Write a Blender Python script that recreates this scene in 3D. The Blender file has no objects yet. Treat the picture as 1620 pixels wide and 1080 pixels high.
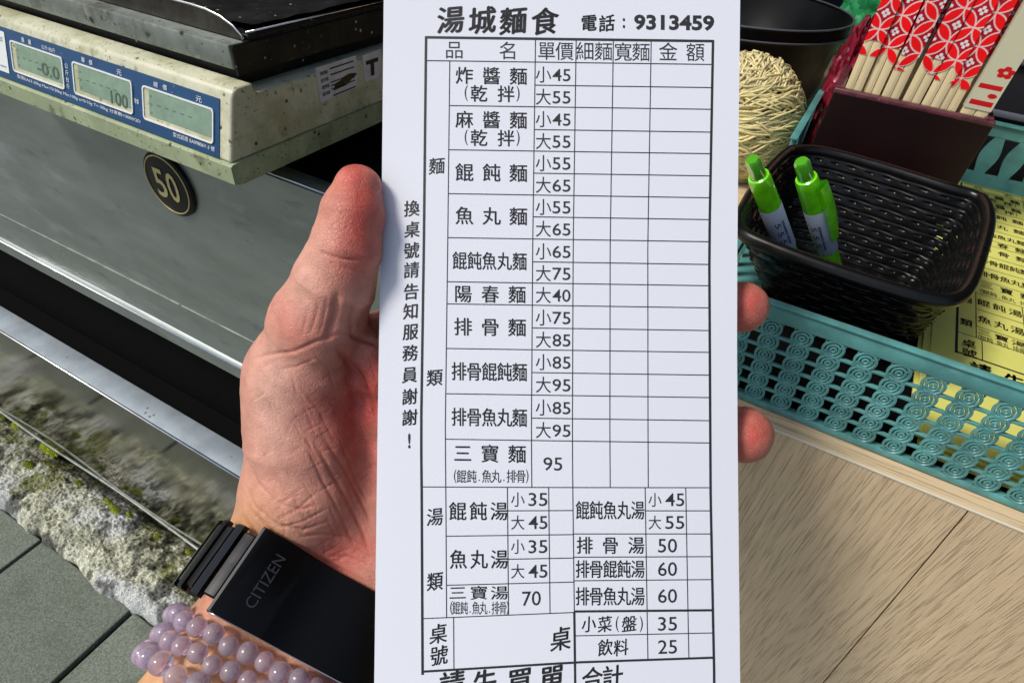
import bpy, bmesh, math, random
import numpy as np
from mathutils import Vector, Matrix
random.seed(7); RNG = np.random.default_rng(7)
SC = bpy.context.scene; COL = SC.collection

# ------------------------------------------------------------------ camera, world, sun
H = 1.19                                    # eye height above the pavement
FPX, CX, CY = 932.0, 810.0, 540.0           # focal length and centre in photograph pixels
RW = np.array([[0.8716382836, -0.3680877007, 0.3236636326],
               [0.4840826078, 0.5428963826, -0.6862416095],
               [0.0768812809, 0.7548343940, 0.6513941251]])
cam_d = bpy.data.cameras.new('camera'); cam = bpy.data.objects.new('camera', cam_d); COL.objects.link(cam)
cam_d.sensor_width = 36.0; cam_d.lens = 36.0 * FPX / 1620.0; cam_d.clip_start = 0.01; cam_d.clip_end = 500
cm = Matrix([list(r) + [0] for r in RW] + [[0, 0, 0, 1]]); cm.translation = (0, 0, H)
cam.matrix_world = cm; SC.camera = cam

SUN_EL, SUN_AZ = 52, 228
w = bpy.data.worlds.new('World'); SC.world = w; w.use_nodes = True
nt = w.node_tree; nt.nodes.clear()
sky = nt.nodes.new('ShaderNodeTexSky'); sky.sky_type = 'NISHITA'; sky.sun_disc = False
sky.sun_elevation = math.radians(SUN_EL); sky.sun_rotation = math.radians(SUN_AZ)
sky.air_density = 1.0; sky.dust_density = 2.5; sky.ozone_density = 1.0
bg = nt.nodes.new('ShaderNodeBackground'); bg.inputs[1].default_value = 0.092
wo = nt.nodes.new('ShaderNodeOutputWorld')
nt.links.new(sky.outputs[0], bg.inputs[0]); nt.links.new(bg.outputs[0], wo.inputs[0])
sd = bpy.data.lights.new('sun', 'SUN'); sd.energy = 1.9; sd.angle = math.radians(14); sd.color = (1.0, 0.95, 0.88)
so = bpy.data.objects.new('sun', sd); COL.objects.link(so)
az, el = math.radians(SUN_AZ), math.radians(SUN_EL)
tolight = Vector((math.sin(az) * math.cos(el), math.cos(az) * math.cos(el), math.sin(el)))
so.rotation_euler = tolight.to_track_quat('Z', 'Y').to_euler(); so.location = (-2, -2, 4)
SC.view_settings.view_transform = 'Standard'; SC.view_settings.look = 'None'
SC.view_settings.gamma = 1.0; SC.view_settings.exposure = 0.55; SC.view_settings.use_curve_mapping = False

# ------------------------------------------------------------------ geometry helpers
def ray(px, py): return RW @ np.array([(px - CX) / FPX, -(py - CY) / FPX, -1.0])
def onz(px, py, z): r = ray(px, py); return r * ((z - H) / r[2]) + np.array([0, 0, H])
def ony(px, py, y): r = ray(px, py); return r * (y / r[1]) + np.array([0, 0, H])
def atd(px, py, d): return ray(px, py) * d + np.array([0, 0, H])
def cam2w(c):       # (x right, y up, depth) -> world, arrays
    c = np.asarray(c, float)
    return np.stack([c[..., 0], c[..., 1], -c[..., 2]], -1) @ RW.T + np.array([0, 0, H])
def w2px(p):
    c = (np.asarray(p, float) - np.array([0, 0, H])) @ RW
    return CX + FPX * c[..., 0] / -c[..., 2], CY - FPX * c[..., 1] / -c[..., 2], -c[..., 2]
def pxc(px, py, d): return np.array([(px - CX) / FPX * d, -(py - CY) / FPX * d, d])

def _hash(ix, iy, iz, s):
    n = (ix * 374761393 + iy * 668265263 + iz * 2147483647 + s * 974634777) & 0xffffffff
    n = ((n ^ (n >> 13)) * 1274126177) & 0xffffffff
    return ((n ^ (n >> 16)) & 0xffff) / 65535.0
def vnoise(p, scale, seed=0):
    p = np.asarray(p, float) * scale
    i = np.floor(p).astype(np.int64); f = p - i; f = f * f * (3 - 2 * f); r = 0
    for dx in (0, 1):
        for dy in (0, 1):
            for dz in (0, 1):
                wgt = (f[..., 0] if dx else 1 - f[..., 0]) * (f[..., 1] if dy else 1 - f[..., 1]) * (f[..., 2] if dz else 1 - f[..., 2])
                r = r + wgt * _hash(i[..., 0] + dx, i[..., 1] + dy, i[..., 2] + dz, seed)
    return r
def fbm(p, scale, octv=4, seed=0):
    a, t, r = 1.0, 0.0, 0
    for o in range(octv):
        r = r + a * vnoise(p, scale * 2 ** o, seed + o); t += a; a *= 0.55
    return r / t

class MB:
    def __init__(s): s.v = []; s.f = []; s.c = []; s.n = 0; s.has = False
    def add(s, v, f, col=None):
        v = np.asarray(v, float).reshape(-1, 3)
        s.v.append(v); s.f.extend([tuple(int(i) + s.n for i in q) for q in f])
        if col is not None:
            s.has = True; col = np.asarray(col, float)
            if col.ndim == 1: col = np.tile(col, (len(v), 1))
        else: col = np.ones((len(v), 3))
        s.c.append(col); s.n += len(v); return s
    def box(s, lo, hi, bev=0.0, seg=2, M4=None, col=None):
        bm = bmesh.new(); bmesh.ops.create_cube(bm, size=1.0)
        lo = np.array(lo, float); hi = np.array(hi, float)
        for q in bm.verts: q.co = Vector((lo + hi) / 2 + np.array(q.co) * (hi - lo))
        if bev > 0: bmesh.ops.bevel(bm, geom=bm.edges[:], offset=bev, segments=seg, profile=0.5, affect='EDGES')
        if M4 is not None: bm.transform(M4)
        bm.verts.index_update()
        s.add([q.co[:] for q in bm.verts], [[q.index for q in f.verts] for f in bm.faces], col); bm.free(); return s
    def tube(s, pts, r, seg=8, closed=False, col=None, flat=None, up=None):
        pts = np.asarray(pts, float); n = len(pts); r = np.broadcast_to(np.asarray(r, float), (n,))
        if closed: t = np.roll(pts, -1, 0) - np.roll(pts, 1, 0)
        else: t = np.gradient(pts, axis=0)
        t /= np.linalg.norm(t, axis=1)[:, None] + 1e-12
        u = np.array(up if up is not None else (0.31, 0.17, 0.93)); a = np.cross(t, u); a /= np.linalg.norm(a, axis=1)[:, None] + 1e-12
        b = np.cross(a, t)
        th = np.arange(seg) / seg * 2 * math.pi; fl = 1.0 if flat is None else flat
        v = pts[:, None] + r[:, None, None] * (a[:, None] * np.cos(th)[None, :, None] + fl * b[:, None] * np.sin(th)[None, :, None])
        f = []
        for i in range(n if closed else n - 1):
            j = (i + 1) % n
            for k in range(seg):
                f.append((i * seg + k, i * seg + (k + 1) % seg, j * seg + (k + 1) % seg, j * seg + k))
        if not closed: f.append(tuple(range(seg))[::-1]); f.append(tuple((n - 1) * seg + k for k in range(seg)))
        return s.add(v, f, col)
    def lathe(s, prof, seg=48, M4=None, col=None, caps=False):
        th = np.arange(seg) / seg * 2 * math.pi; pr = np.array(prof, float)
        v = np.stack([pr[:, None, 0] * np.cos(th), pr[:, None, 0] * np.sin(th), np.broadcast_to(pr[:, None, 1], (len(pr), seg))], -1).reshape(-1, 3)
        f = []
        for i in range(len(pr) - 1):
            for k in range(seg):
                f.append((i * seg + k, i * seg + (k + 1) % seg, (i + 1) * seg + (k + 1) % seg, (i + 1) * seg + k))
        if caps: f.append(tuple(range(seg))[::-1]); f.append(tuple((len(pr) - 1) * seg + k for k in range(seg)))
        if M4 is not None: v = v @ np.array(M4.to_3x3()).T + np.array(M4.translation)
        if col is not None:
            col = np.asarray(col, float)
            if col.ndim == 2: col = np.repeat(col, seg, 0)
        return s.add(v, f, col)
    def grid(s, P, col=None, closed_u=False, flip=False):       # P (nu, nv, 3)
        nu, nv = P.shape[:2]; f = []
        for i in range(nu if closed_u else nu - 1):
            for j in range(nv - 1):
                q = (i * nv + j, ((i + 1) % nu) * nv + j, ((i + 1) % nu) * nv + j + 1, i * nv + j + 1)
                f.append(q[::-1] if flip else q)
        return s.add(P.reshape(-1, 3), f, None if col is None else np.asarray(col).reshape(-1, 3))
    def prism(s, poly, axis_vec, col=None):     # poly list of 3d points, extruded along axis_vec
        p = np.asarray(poly, float); n = len(p)
        v = np.concatenate([p, p + np.asarray(axis_vec)])
        f = [tuple(range(n))[::-1], tuple(range(n, 2 * n))] + [(i, (i + 1) % n, n + (i + 1) % n, n + i) for i in range(n)]
        return s.add(v, f, col)
    def obj(s, name, m, parent=None, smooth=False, fixn=False):
        me = bpy.data.meshes.new(name); v = np.concatenate(s.v)
        o = bpy.data.objects.new(name, me); COL.objects.link(o)
        if parent is not None:
            o.parent = parent; q_ = parent
            while q_ is not None: v = v - np.array(q_.location); q_ = q_.parent
        me.from_pydata(v.tolist(), [], s.f)
        if fixn:
            bm = bmesh.new(); bm.from_mesh(me); bmesh.ops.recalc_face_normals(bm, faces=bm.faces[:]); bm.to_mesh(me); bm.free()
        if s.has:
            at = me.color_attributes.new('Col', 'FLOAT_COLOR', 'POINT')
            c = np.concatenate(s.c); c = np.concatenate([c, np.ones((len(c), 1))], 1)
            at.data.foreach_set('color', c.astype(np.float32).ravel())
        if smooth is True: me.polygons.foreach_set('use_smooth', [True] * len(me.polygons))
        elif smooth:
            me.polygons.foreach_set('use_smooth', [True] * len(me.polygons)); me.set_sharp_from_angle(angle=math.radians(smooth))
        me.materials.append(m); me.update(); return o

def tag(o, label=None, cat=None, group=None, kind=None):
    for k, v in (('label', label), ('category', cat), ('group', group), ('kind', kind)):
        if v: o[k] = v
    return o
def thing(name, label, cat, loc, group=None):
    o = bpy.data.objects.new(name, None); COL.objects.link(o); o.location = tuple(float(x) for x in loc)
    o.empty_display_size = 0.02
    return tag(o, label, cat, group)
def dup(o, parent=None):
    c = o.copy(); COL.objects.link(c)
    if parent: c.parent = parent
    for ch in list(o.children): dup(ch, c)
    return c
ORD = ['first', 'second', 'third', 'fourth', 'fifth', 'sixth', 'seventh', 'eighth', 'ninth', 'tenth']

# ------------------------------------------------------------------ materials
def mat(name, col, rough=0.5, metal=0.0, var=0.0, vscale=30, bump=0.0, bscale=300, attr=False, stretch=(1, 1, 1), spec=0.5,
        specks=None, stains_and_sheen=None, coat=0.0, trans=0.0, sss=0.0, rvar=0.0, ior=1.5, bump2=None, sheen=0.0):
    m = bpy.data.materials.new(name); m.use_nodes = True; t = m.node_tree; N = t.nodes; L = t.links
    p = N['Principled BSDF']; tc = N.new('ShaderNodeTexCoord'); mp = N.new('ShaderNodeMapping'); mp.inputs['Scale'].default_value = stretch
    L.new(tc.outputs['Object'], mp.inputs['Vector'])
    def noise(sc, det=5, rg=0.6):
        n = N.new('ShaderNodeTexNoise'); n.inputs['Scale'].default_value = sc; n.inputs['Detail'].default_value = det; n.inputs['Roughness'].default_value = rg
        L.new(mp.outputs[0], n.inputs['Vector']); return n.outputs['Fac']
    def ramp(x, a, b):
        r = N.new('ShaderNodeMapRange'); r.inputs['From Min'].default_value = a; r.inputs['From Max'].default_value = b; r.interpolation_type = 'SMOOTHSTEP'
        L.new(x, r.inputs['Value']); return r.outputs['Result']
    def mix(fac, a, b, mode='MIX'):
        x = N.new('ShaderNodeMix'); x.data_type = 'RGBA'; x.blend_type = mode
        if isinstance(fac, float): x.inputs['Factor'].default_value = fac
        else: L.new(fac, x.inputs['Factor'])
        for k, q in ((6, a), (7, b)):
            if isinstance(q, tuple): x.inputs[k].default_value = (*q[:3], 1)
            else: L.new(q, x.inputs[k])
        return x.outputs[2]
    if attr:
        an = N.new('ShaderNodeAttribute'); an.attribute_name = 'Col'; c = an.outputs['Color']
    else: c = tuple(col)
    if var:
        f = ramp(noise(vscale), 0.3, 0.7)
        k = mix(f, (1 - var,) * 3, (1 + var,) * 3)
        c = mix(1.0, c, k, 'MULTIPLY')
    for st in (stains_and_sheen or []):                   # (colour, scale, lo, hi, amount)
        f = ramp(noise(st[1], 6, 0.65), st[2], st[3]); mu = N.new('ShaderNodeMath'); mu.operation = 'MULTIPLY'; mu.inputs[1].default_value = st[4]
        L.new(f, mu.inputs[0]); c = mix(mu.outputs[0], c, st[0])
    for specks in ([] if not specks else specks if isinstance(specks, list) else [specks]):       # (colour, scale, radius)
        vn = N.new('ShaderNodeTexVoronoi'); vn.inputs['Scale'].default_value = specks[1]; L.new(mp.outputs[0], vn.inputs['Vector'])
        f = ramp(vn.outputs['Distance'], specks[2], specks[2] * 0.5)
        n2 = ramp(noise(specks[1] * 0.35), 0.5, 0.58); mu = N.new('ShaderNodeMath'); mu.operation = 'MULTIPLY'; L.new(f, mu.inputs[0]); L.new(n2, mu.inputs[1])
        c = mix(mu.outputs[0], c, specks[0])
    if isinstance(c, tuple): p.inputs['Base Color'].default_value = (*c[:3], 1)
    else: L.new(c, p.inputs['Base Color'])
    p.inputs['Roughness'].default_value = rough; p.inputs['Metallic'].default_value = metal; p.inputs['IOR'].default_value = ior
    p.inputs['Specular IOR Level'].default_value = spec; p.inputs['Coat Weight'].default_value = coat; p.inputs['Transmission Weight'].default_value = trans
    if sheen: p.inputs['Sheen Weight'].default_value = sheen
    if rvar:
        r = N.new('ShaderNodeMapRange'); r.inputs['From Min'].default_value = 0.3; r.inputs['From Max'].default_value = 0.7
        r.inputs['To Min'].default_value = max(0.02, rough - rvar); r.inputs['To Max'].default_value = min(1, rough + rvar)
        L.new(noise(vscale * 0.7), r.inputs['Value']); L.new(r.outputs[0], p.inputs['Roughness'])
    if sss:
        p.inputs['Subsurface Weight'].default_value = sss; p.inputs['Subsurface Radius'].default_value = (1.0, 0.35, 0.2); p.inputs['Subsurface Scale'].default_value = 0.0025
    if bump:
        b = N.new('ShaderNodeBump'); b.inputs['Strength'].default_value = bump; b.inputs['Distance'].default_value = 0.001
        L.new(noise(bscale, 6), b.inputs['Height']); nrm = b.outputs[0]
        if bump2:                               # (scale, strength) voronoi cell wrinkles
            vn = N.new('ShaderNodeTexVoronoi'); vn.feature = 'DISTANCE_TO_EDGE'; vn.inputs['Scale'].default_value = bump2[0]; L.new(mp.outputs[0], vn.inputs['Vector'])
            q = ramp(vn.outputs['Distance'], 0.0, 0.12)
            b2 = N.new('ShaderNodeBump'); b2.inputs['Strength'].default_value = bump2[1]; b2.inputs['Distance'].default_value = 0.0006
            L.new(q, b2.inputs['Height']); L.new(nrm, b2.inputs['Normal']); nrm = b2.outputs[0]
        L.new(nrm, p.inputs['Normal'])
    return m

def wood_mat(name, c1, c2, c3, stretch, scale=60, fine=320):
    m = bpy.data.materials.new(name); m.use_nodes = True; t = m.node_tree; N = t.nodes; L = t.links; p = N['Principled BSDF']
    tc = N.new('ShaderNodeTexCoord'); mp = N.new('ShaderNodeMapping'); mp.inputs['Scale'].default_value = stretch; L.new(tc.outputs['Object'], mp.inputs['Vector'])
    def noise(sc, det, v=mp, dist=0.0):
        n = N.new('ShaderNodeTexNoise'); n.inputs['Scale'].default_value = sc; n.inputs['Detail'].default_value = det; n.inputs['Distortion'].default_value = dist
        L.new(v.outputs[0], n.inputs['Vector']); return n.outputs['Fac']
    def mr(x, a, b, lo=0.0, hi=1.0):
        r = N.new('ShaderNodeMapRange'); r.inputs[1].default_value = a; r.inputs[2].default_value = b; r.inputs[3].default_value = lo; r.inputs[4].default_value = hi; L.new(x, r.inputs[0]); return r.outputs[0]
    def mix(f, a, b):
        x = N.new('ShaderNodeMix'); x.data_type = 'RGBA'; L.new(f, x.inputs[0])
        for k, q in ((6, a), (7, b)):
            if isinstance(q, tuple): x.inputs[k].default_value = (*q, 1)
            else: L.new(q, x.inputs[k])
        return x.outputs[2]
    n1 = noise(scale, 5, dist=0.6); n2 = noise(fine, 3); n3 = noise(scale * 0.18, 3, dist=0.4)
    c = mix(mr(n1, 0.35, 0.68), c1, c2); c = mix(mr(n3, 0.4, 0.7, 0, 0.55), c, tuple(x * 0.82 for x in c1))
    c = mix(mr(n2, 0.55, 0.66, 0, 0.8), c, c3)
    L.new(c, p.inputs['Base Color']); p.inputs['Roughness'].default_value = 0.5
    b = N.new('ShaderNodeBump'); b.inputs['Strength'].default_value = 0.5; b.inputs['Distance'].default_value = 0.0006; b.invert = True
    L.new(mr(n2, 0.52, 0.66), b.inputs['Height']); L.new(b.outputs[0], p.inputs['Normal'])
    return m

def transl(name, col, rough=0.12, w=0.35):
    m = mat(name, col, rough, trans=w); return m

MT = {}
MT['ink'] = mat('printing ink', (0.018, 0.019, 0.022), 0.6)
MT['paper'] = mat('white paper', (0.72, 0.745, 0.80), 0.75, bump=0.06, bscale=900, spec=0.2)
MT['yellow_paper'] = mat('yellow paper', (0.70, 0.69, 0.17), 0.75, var=0.03, vscale=60, spec=0.2)
MT['skin'] = mat('skin', (1, 1, 1), 0.42, attr=True, bump=0.24, bscale=1100, bump2=(900, 0.34), sss=0.12, spec=0.35, var=0.03, vscale=220)
MT['steel'] = mat('brushed steel', (0.36, 0.40, 0.38), 0.36, 0.80, var=0.12, vscale=9, rvar=0.10, bump=0.04, bscale=60, stretch=(1, 1, 3),
                  stains_and_sheen=[((0.74, 0.80, 0.84), 5, 0.55, 0.72, 0.40), ((0.20, 0.22, 0.22), 14, 0.56, 0.72, 0.7), ((0.12, 0.12, 0.11), 60, 0.66, 0.75, 0.5)])  # the pale blotches paint in cloudy sky reflections; the dark ones are stains
def scratch(m, sx, sz, strength):
    t = m.node_tree; N = t.nodes; L = t.links; p = N['Principled BSDF']; tc = N.new('ShaderNodeTexCoord'); mp = N.new('ShaderNodeMapping'); mp.inputs['Scale'].default_value = (sx, 1, sz); mp.inputs['Rotation'].default_value = (0, 0.12, 0)
    L.new(tc.outputs['Object'], mp.inputs['Vector']); n = N.new('ShaderNodeTexNoise'); n.inputs['Scale'].default_value = 1.0; n.inputs['Detail'].default_value = 4; L.new(mp.outputs[0], n.inputs['Vector'])
    b = N.new('ShaderNodeBump'); b.inputs['Strength'].default_value = strength; b.inputs['Distance'].default_value = 0.0008; L.new(n.outputs['Fac'], b.inputs['Height'])
    if p.inputs['Normal'].is_linked: L.new(p.inputs['Normal'].links[0].from_socket, b.inputs['Normal'])
    L.new(b.outputs[0], p.inputs['Normal'])
scratch(MT['steel'], 12, 420, 0.35)
MT['steel_ledge'] = mat('worn ledge steel', (0.30, 0.35, 0.385), 0.65, 0.25, var=0.16, vscale=20, rvar=0.08, specks=((0.15, 0.15, 0.15), 60, 0.18))
MT['steel_mirror'] = mat('polished dirty steel', (0.27, 0.265, 0.225), 0.09, 1.0, var=0.18, vscale=10, rvar=0.05, bump=0.05, bscale=14,
                         stains_and_sheen=[((0.16, 0.15, 0.12), 7, 0.52, 0.7, 0.5)])
MT['hem'] = mat('bright steel hem', (0.75, 0.76, 0.76), 0.25, 1.0, var=0.15, vscale=40)
MT['black'] = mat('painted shade black', (0.004, 0.004, 0.004), 0.9, spec=0.05)  # near-black colour standing in for shade in recesses
MT['black_metal'] = mat('black greasy sheet', (0.010, 0.010, 0.010), 0.50, spec=0.25, rvar=0.2, vscale=60, bump=0.5, bscale=160, specks=[((0.5, 0.5, 0.47), 110, 0.16), ((0.3, 0.3, 0.28), 300, 0.14)])
MT['cream'] = mat('aged cream plastic', (0.60, 0.60, 0.43), 0.42, var=0.10, vscale=22, bump=0.08, bscale=300,
                  specks=[((0.05, 0.05, 0.03), 110, 0.22), ((0.16, 0.15, 0.07), 320, 0.30), ((0.09, 0.09, 0.05), 45, 0.10)], stains_and_sheen=[((0.30, 0.30, 0.14), 16, 0.46, 0.66, 0.65), ((0.13, 0.13, 0.06), 45, 0.56, 0.70, 0.65), ((0.45, 0.42, 0.22), 130, 0.52, 0.66, 0.5)])
MT['lip'] = mat('mossy cream plastic', (0.36, 0.42, 0.25), 0.5, var=0.12, vscale=30, specks=[((0.05, 0.05, 0.03), 120, 0.25), ((0.10, 0.10, 0.05), 300, 0.3)], stains_and_sheen=[((0.48, 0.52, 0.34), 60, 0.52, 0.66, 0.5), ((0.15, 0.17, 0.08), 14, 0.52, 0.70, 0.7), ((0.07, 0.07, 0.04), 55, 0.60, 0.70, 0.6)])
MT['under'] = mat('dark underside plastic', (0.16, 0.18, 0.10), 0.6, var=0.2, vscale=40)  # darker olive tone for underside and feet
MT['blue'] = mat('blue label', (0.002, 0.056, 0.16), 0.42, var=0.10, vscale=40, specks=((0.35, 0.4, 0.45), 160, 0.10))
MT['white_print'] = mat('white print', (0.75, 0.78, 0.76), 0.5)
MT['lcd'] = mat('lcd glass', (0.20, 0.31, 0.23), 0.2, var=0.12, vscale=90, spec=0.5)
MT['lcd_ink'] = mat('lcd digits', (0.075, 0.12, 0.09), 0.4)
MT['platter'] = mat('spotted grey steel platter', (0.24, 0.27, 0.24), 0.42, 0.35, var=0.18, vscale=40, bump=0.1, bscale=200,
                    specks=[((0.03, 0.03, 0.03), 75, 0.26), ((0.05, 0.05, 0.04), 240, 0.30)], stains_and_sheen=[((0.08, 0.08, 0.06), 30, 0.50, 0.66, 0.65), ((0.42, 0.44, 0.40), 110, 0.55, 0.68, 0.55)])
MT['sticker'] = mat('silver sticker', (0.60, 0.62, 0.68), 0.4, 0.1, var=0.1, vscale=90)
MT['gold'] = mat('pale gold print', (0.62, 0.53, 0.24), 0.35, 0.3)
MT['badge'] = mat('black enamel badge', (0.008, 0.007, 0.008), 0.30, spec=0.25)
MT['watch'] = mat('black coated steel', (0.010, 0.011, 0.013), 0.25, 0.5, rvar=0.06, vscale=200)
MT['clasp'] = mat('black polished clasp', (0.004, 0.004, 0.0045), 0.34, spec=0.15)
MT['engrave'] = mat('engraved letters', (0.10, 0.10, 0.10), 0.4, 0.6)
MT['bead'] = mat('amethyst bead', (0.95, 0.86, 0.95), 0.05, trans=0.80, var=0.10, vscale=300, stains_and_sheen=[((0.62, 0.42, 0.72), 230, 0.46, 0.66, 0.65), ((0.95, 0.92, 0.96), 180, 0.55, 0.7, 0.6)])
MT['basket'] = mat('black woven plastic', (0.005, 0.005, 0.005), 0.30, spec=0.30, rvar=0.08, vscale=120)
MT['teal'] = mat('teal plastic', (0.095, 0.29, 0.275), 0.40, var=0.22, vscale=60, spec=0.5, bump=0.1, bscale=300, stains_and_sheen=[((0.20, 0.40, 0.40), 50, 0.55, 0.7, 0.4)])
MT['burgundy'] = mat('burgundy lacquer', (0.010, 0.0028, 0.0034), 0.34, var=0.2, vscale=30, spec=0.4)
MT['burgundy_rim'] = mat('highlit worn burgundy lacquer rim', (0.10, 0.028, 0.035), 0.32, var=0.35, vscale=140, specks=((0.4, 0.3, 0.3), 300, 0.15))  # rim copy painted lighter for its edge highlight, with pale specks
MT['bamboo'] = mat('bamboo', (0.80, 0.66, 0.38), 0.45, var=0.14, vscale=240, stretch=(1, 1, 0.05))
MT['sleeve'] = mat('printed sleeve', (1, 1, 1), 0.28, attr=True, spec=0.5)
MT['lime'] = mat('lime translucent plastic', (0.22, 0.90, 0.015), 0.16, trans=0.10, var=0.15, vscale=140, coat=0.3)
MT['lime_dark'] = mat('green clear plunger', (0.12, 0.55, 0.03), 0.10, trans=0.35, coat=0.4)
MT['pen_label'] = mat('pale blue pen label', (0.50, 0.56, 0.68), 0.4, var=0.06, vscale=150)
MT['dark_ink'] = mat('dark blue print', (0.05, 0.06, 0.12), 0.5)
MT['noodle'] = mat('cream strands', (0.70, 0.60, 0.28), 0.6, attr=True, var=0.12, vscale=120)
MT['pot'] = mat('black pot enamel', (0.004, 0.004, 0.004), 0.38, spec=0.18, rvar=0.12, vscale=40)
MT['green_bag'] = mat('green plastic film', (0.05, 0.48, 0.16), 0.2, var=0.3, vscale=60, coat=0.3)
MT['mint_bag'] = mat('mint plastic film', (0.45, 0.75, 0.55), 0.2, var=0.2, vscale=60)
MT['red_bag'] = mat('dark red plastic film', (0.22, 0.012, 0.03), 0.28, var=0.5, vscale=40, coat=0.3)
MT['grey_box'] = mat('dark plastic crate', (0.012, 0.012, 0.015), 0.5, spec=0.2)
MT['grey_rim'] = mat('grey plastic edge', (0.10, 0.11, 0.13), 0.4)
MT['pavement'] = mat('granite paver', (1, 1, 1), 0.7, attr=True, var=0.38, vscale=260, bump=0.8, bscale=300, specks=((0.26, 0.30, 0.24), 330, 0.32), stains_and_sheen=[((0.06, 0.075, 0.05), 9, 0.48, 0.68, 0.6), ((0.20, 0.22, 0.18), 300, 0.58, 0.66, 0.7)])
MT['joint'] = mat('dirt joint', (0.012, 0.013, 0.010), 0.9)
MT['kerb'] = mat('mossy kerb stone', (1, 1, 1), 0.9, attr=True, var=0.45, vscale=330, bump=0.9, bscale=500, spec=0.2, specks=((0.03, 0.032, 0.02), 170, 0.30))
MT['moss'] = mat('moss', (1, 1, 1), 0.9, attr=True, var=0.3, vscale=500, bump=0.8, bscale=700)
MT['wood_panel'] = wood_mat('oak panel', (0.76, 0.575, 0.355), (0.65, 0.475, 0.285), (0.42, 0.30, 0.18), (1, 1, 0.030), 300, 1300)
MT['wood_strip'] = wood_mat('pale wood strip', (0.62, 0.48, 0.30), (0.54, 0.41, 0.24), (0.36, 0.26, 0.15), (0.03, 1, 1), 150, 800)
MT['wood_edge'] = mat('pale edge band', (0.72, 0.66, 0.52), 0.4)

# ------------------------------------------------------------------ lettering
_glyph = {}
def glyph(txt, bold=0.0):
    k = (txt, bold)
    if k not in _glyph:
        c = bpy.data.curves.new('t', 'FONT'); c.body = txt; c.size = 1.0; c.offset = bold; c.resolution_u = 3
        o = bpy.data.objects.new('t', c); COL.objects.link(o); bpy.context.view_layer.update()
        me = bpy.data.meshes.new_from_object(o.evaluated_get(bpy.context.evaluated_depsgraph_get()))
        v = np.array([q.co[:2] for q in me.vertices]).reshape(-1, 2); f = [tuple(p.vertices) for p in me.polygons]
        bpy.data.objects.remove(o); bpy.data.curves.remove(c); bpy.data.meshes.remove(me)
        _glyph[k] = (v, f)
    return _glyph[k]
def embolden(v, f, b):      # heavier strokes: the glyph overlaid on itself at small shifts
    sh_ = [(b, 0), (-b, 0), (0, b * .7), (0, -b * .7)]; n = len(v)
    return np.concatenate([v + np.array(q) for q in sh_]), [tuple(i + n * k for i in q) for k in range(4) for q in f]
# print into an MB through a map (px, py) -> world; px/py are the slip's own print coordinates, y down
def put_cjk(mb, mp, ch, x, y, wd, ht=None, bold=0.012, kai=False, slope=0.0, rot=0.0):
    v, f = glyph(ch); ht = ht or wd
    if not len(v): return
    if bold > 0: v, f = embolden(v, f, bold)
    X = (v[:, 0] - 0.5); Y = -(v[:, 1] - 0.38)
    if kai:
        Y = Y - 0.10 * X; X = X * 0.94 - 0.04 * Y
    X, Y = X * wd, Y * ht
    if rot: X, Y = X * math.cos(rot) - Y * math.sin(rot), X * math.sin(rot) + Y * math.cos(rot)
    Y = Y + slope * X
    mb.add(mp(x + X, y + Y), [q[::-1] for q in f] if False else f)
def put_fit(mb, mp, txt, x0, y0, x1, y1, bold=0.0, slope=0.0, kx=None):
    cjk = max(txt) > '\u2fff'; v, f = glyph(txt, 0.0 if cjk else bold)
    if bold > 0 and cjk: v, f = embolden(v, f, bold)
    lo, hi = v.min(0), v.max(0)
    X = x0 + (v[:, 0] - lo[0]) / (hi[0] - lo[0]) * (x1 - x0); Y = y1 - (v[:, 1] - lo[1]) / (hi[1] - lo[1]) * (y1 - y0)
    mb.add(mp(X, Y + slope * (X - (x0 + x1) / 2)), f)

SL_Y = [0, 60, 312, 700, 771, 845, 919, 968, 1047, 1200]
SL_L = [.0132, .0132, .0157, .015, .004, -.013, -.025, -.041, -.061, -.075]
SL_R = [.0132, .0132, .0157, .014, .001, 0.0, -.009, -.009, -.035, -.05]
def slopeL(Y): return np.interp(Y, SL_Y, SL_L)
def slopeR(Y): return np.interp(Y, SL_Y, SL_R)
def warp(X, Y):
    X = np.asarray(X, float); Y = np.asarray(Y, float)
    dy = slopeL(Y) * (np.minimum(X, 910) - 910) + slopeR(Y) * (np.maximum(X, 910) - 910)
    l = np.interp(Y, [60, 200, 388, 690, 770, 1062], [4, 2.5, .5, -4, -3, -1.5]); r = np.interp(Y, [65, 388, 690, 770, 970, 1080], [3, -3, -1.3, -1, 2.8, 5])
    return X + l + (r - l) * (X - 670) / 455, Y + dy
def ident(X, Y): return np.asarray(X, float), np.asarray(Y, float)

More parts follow.
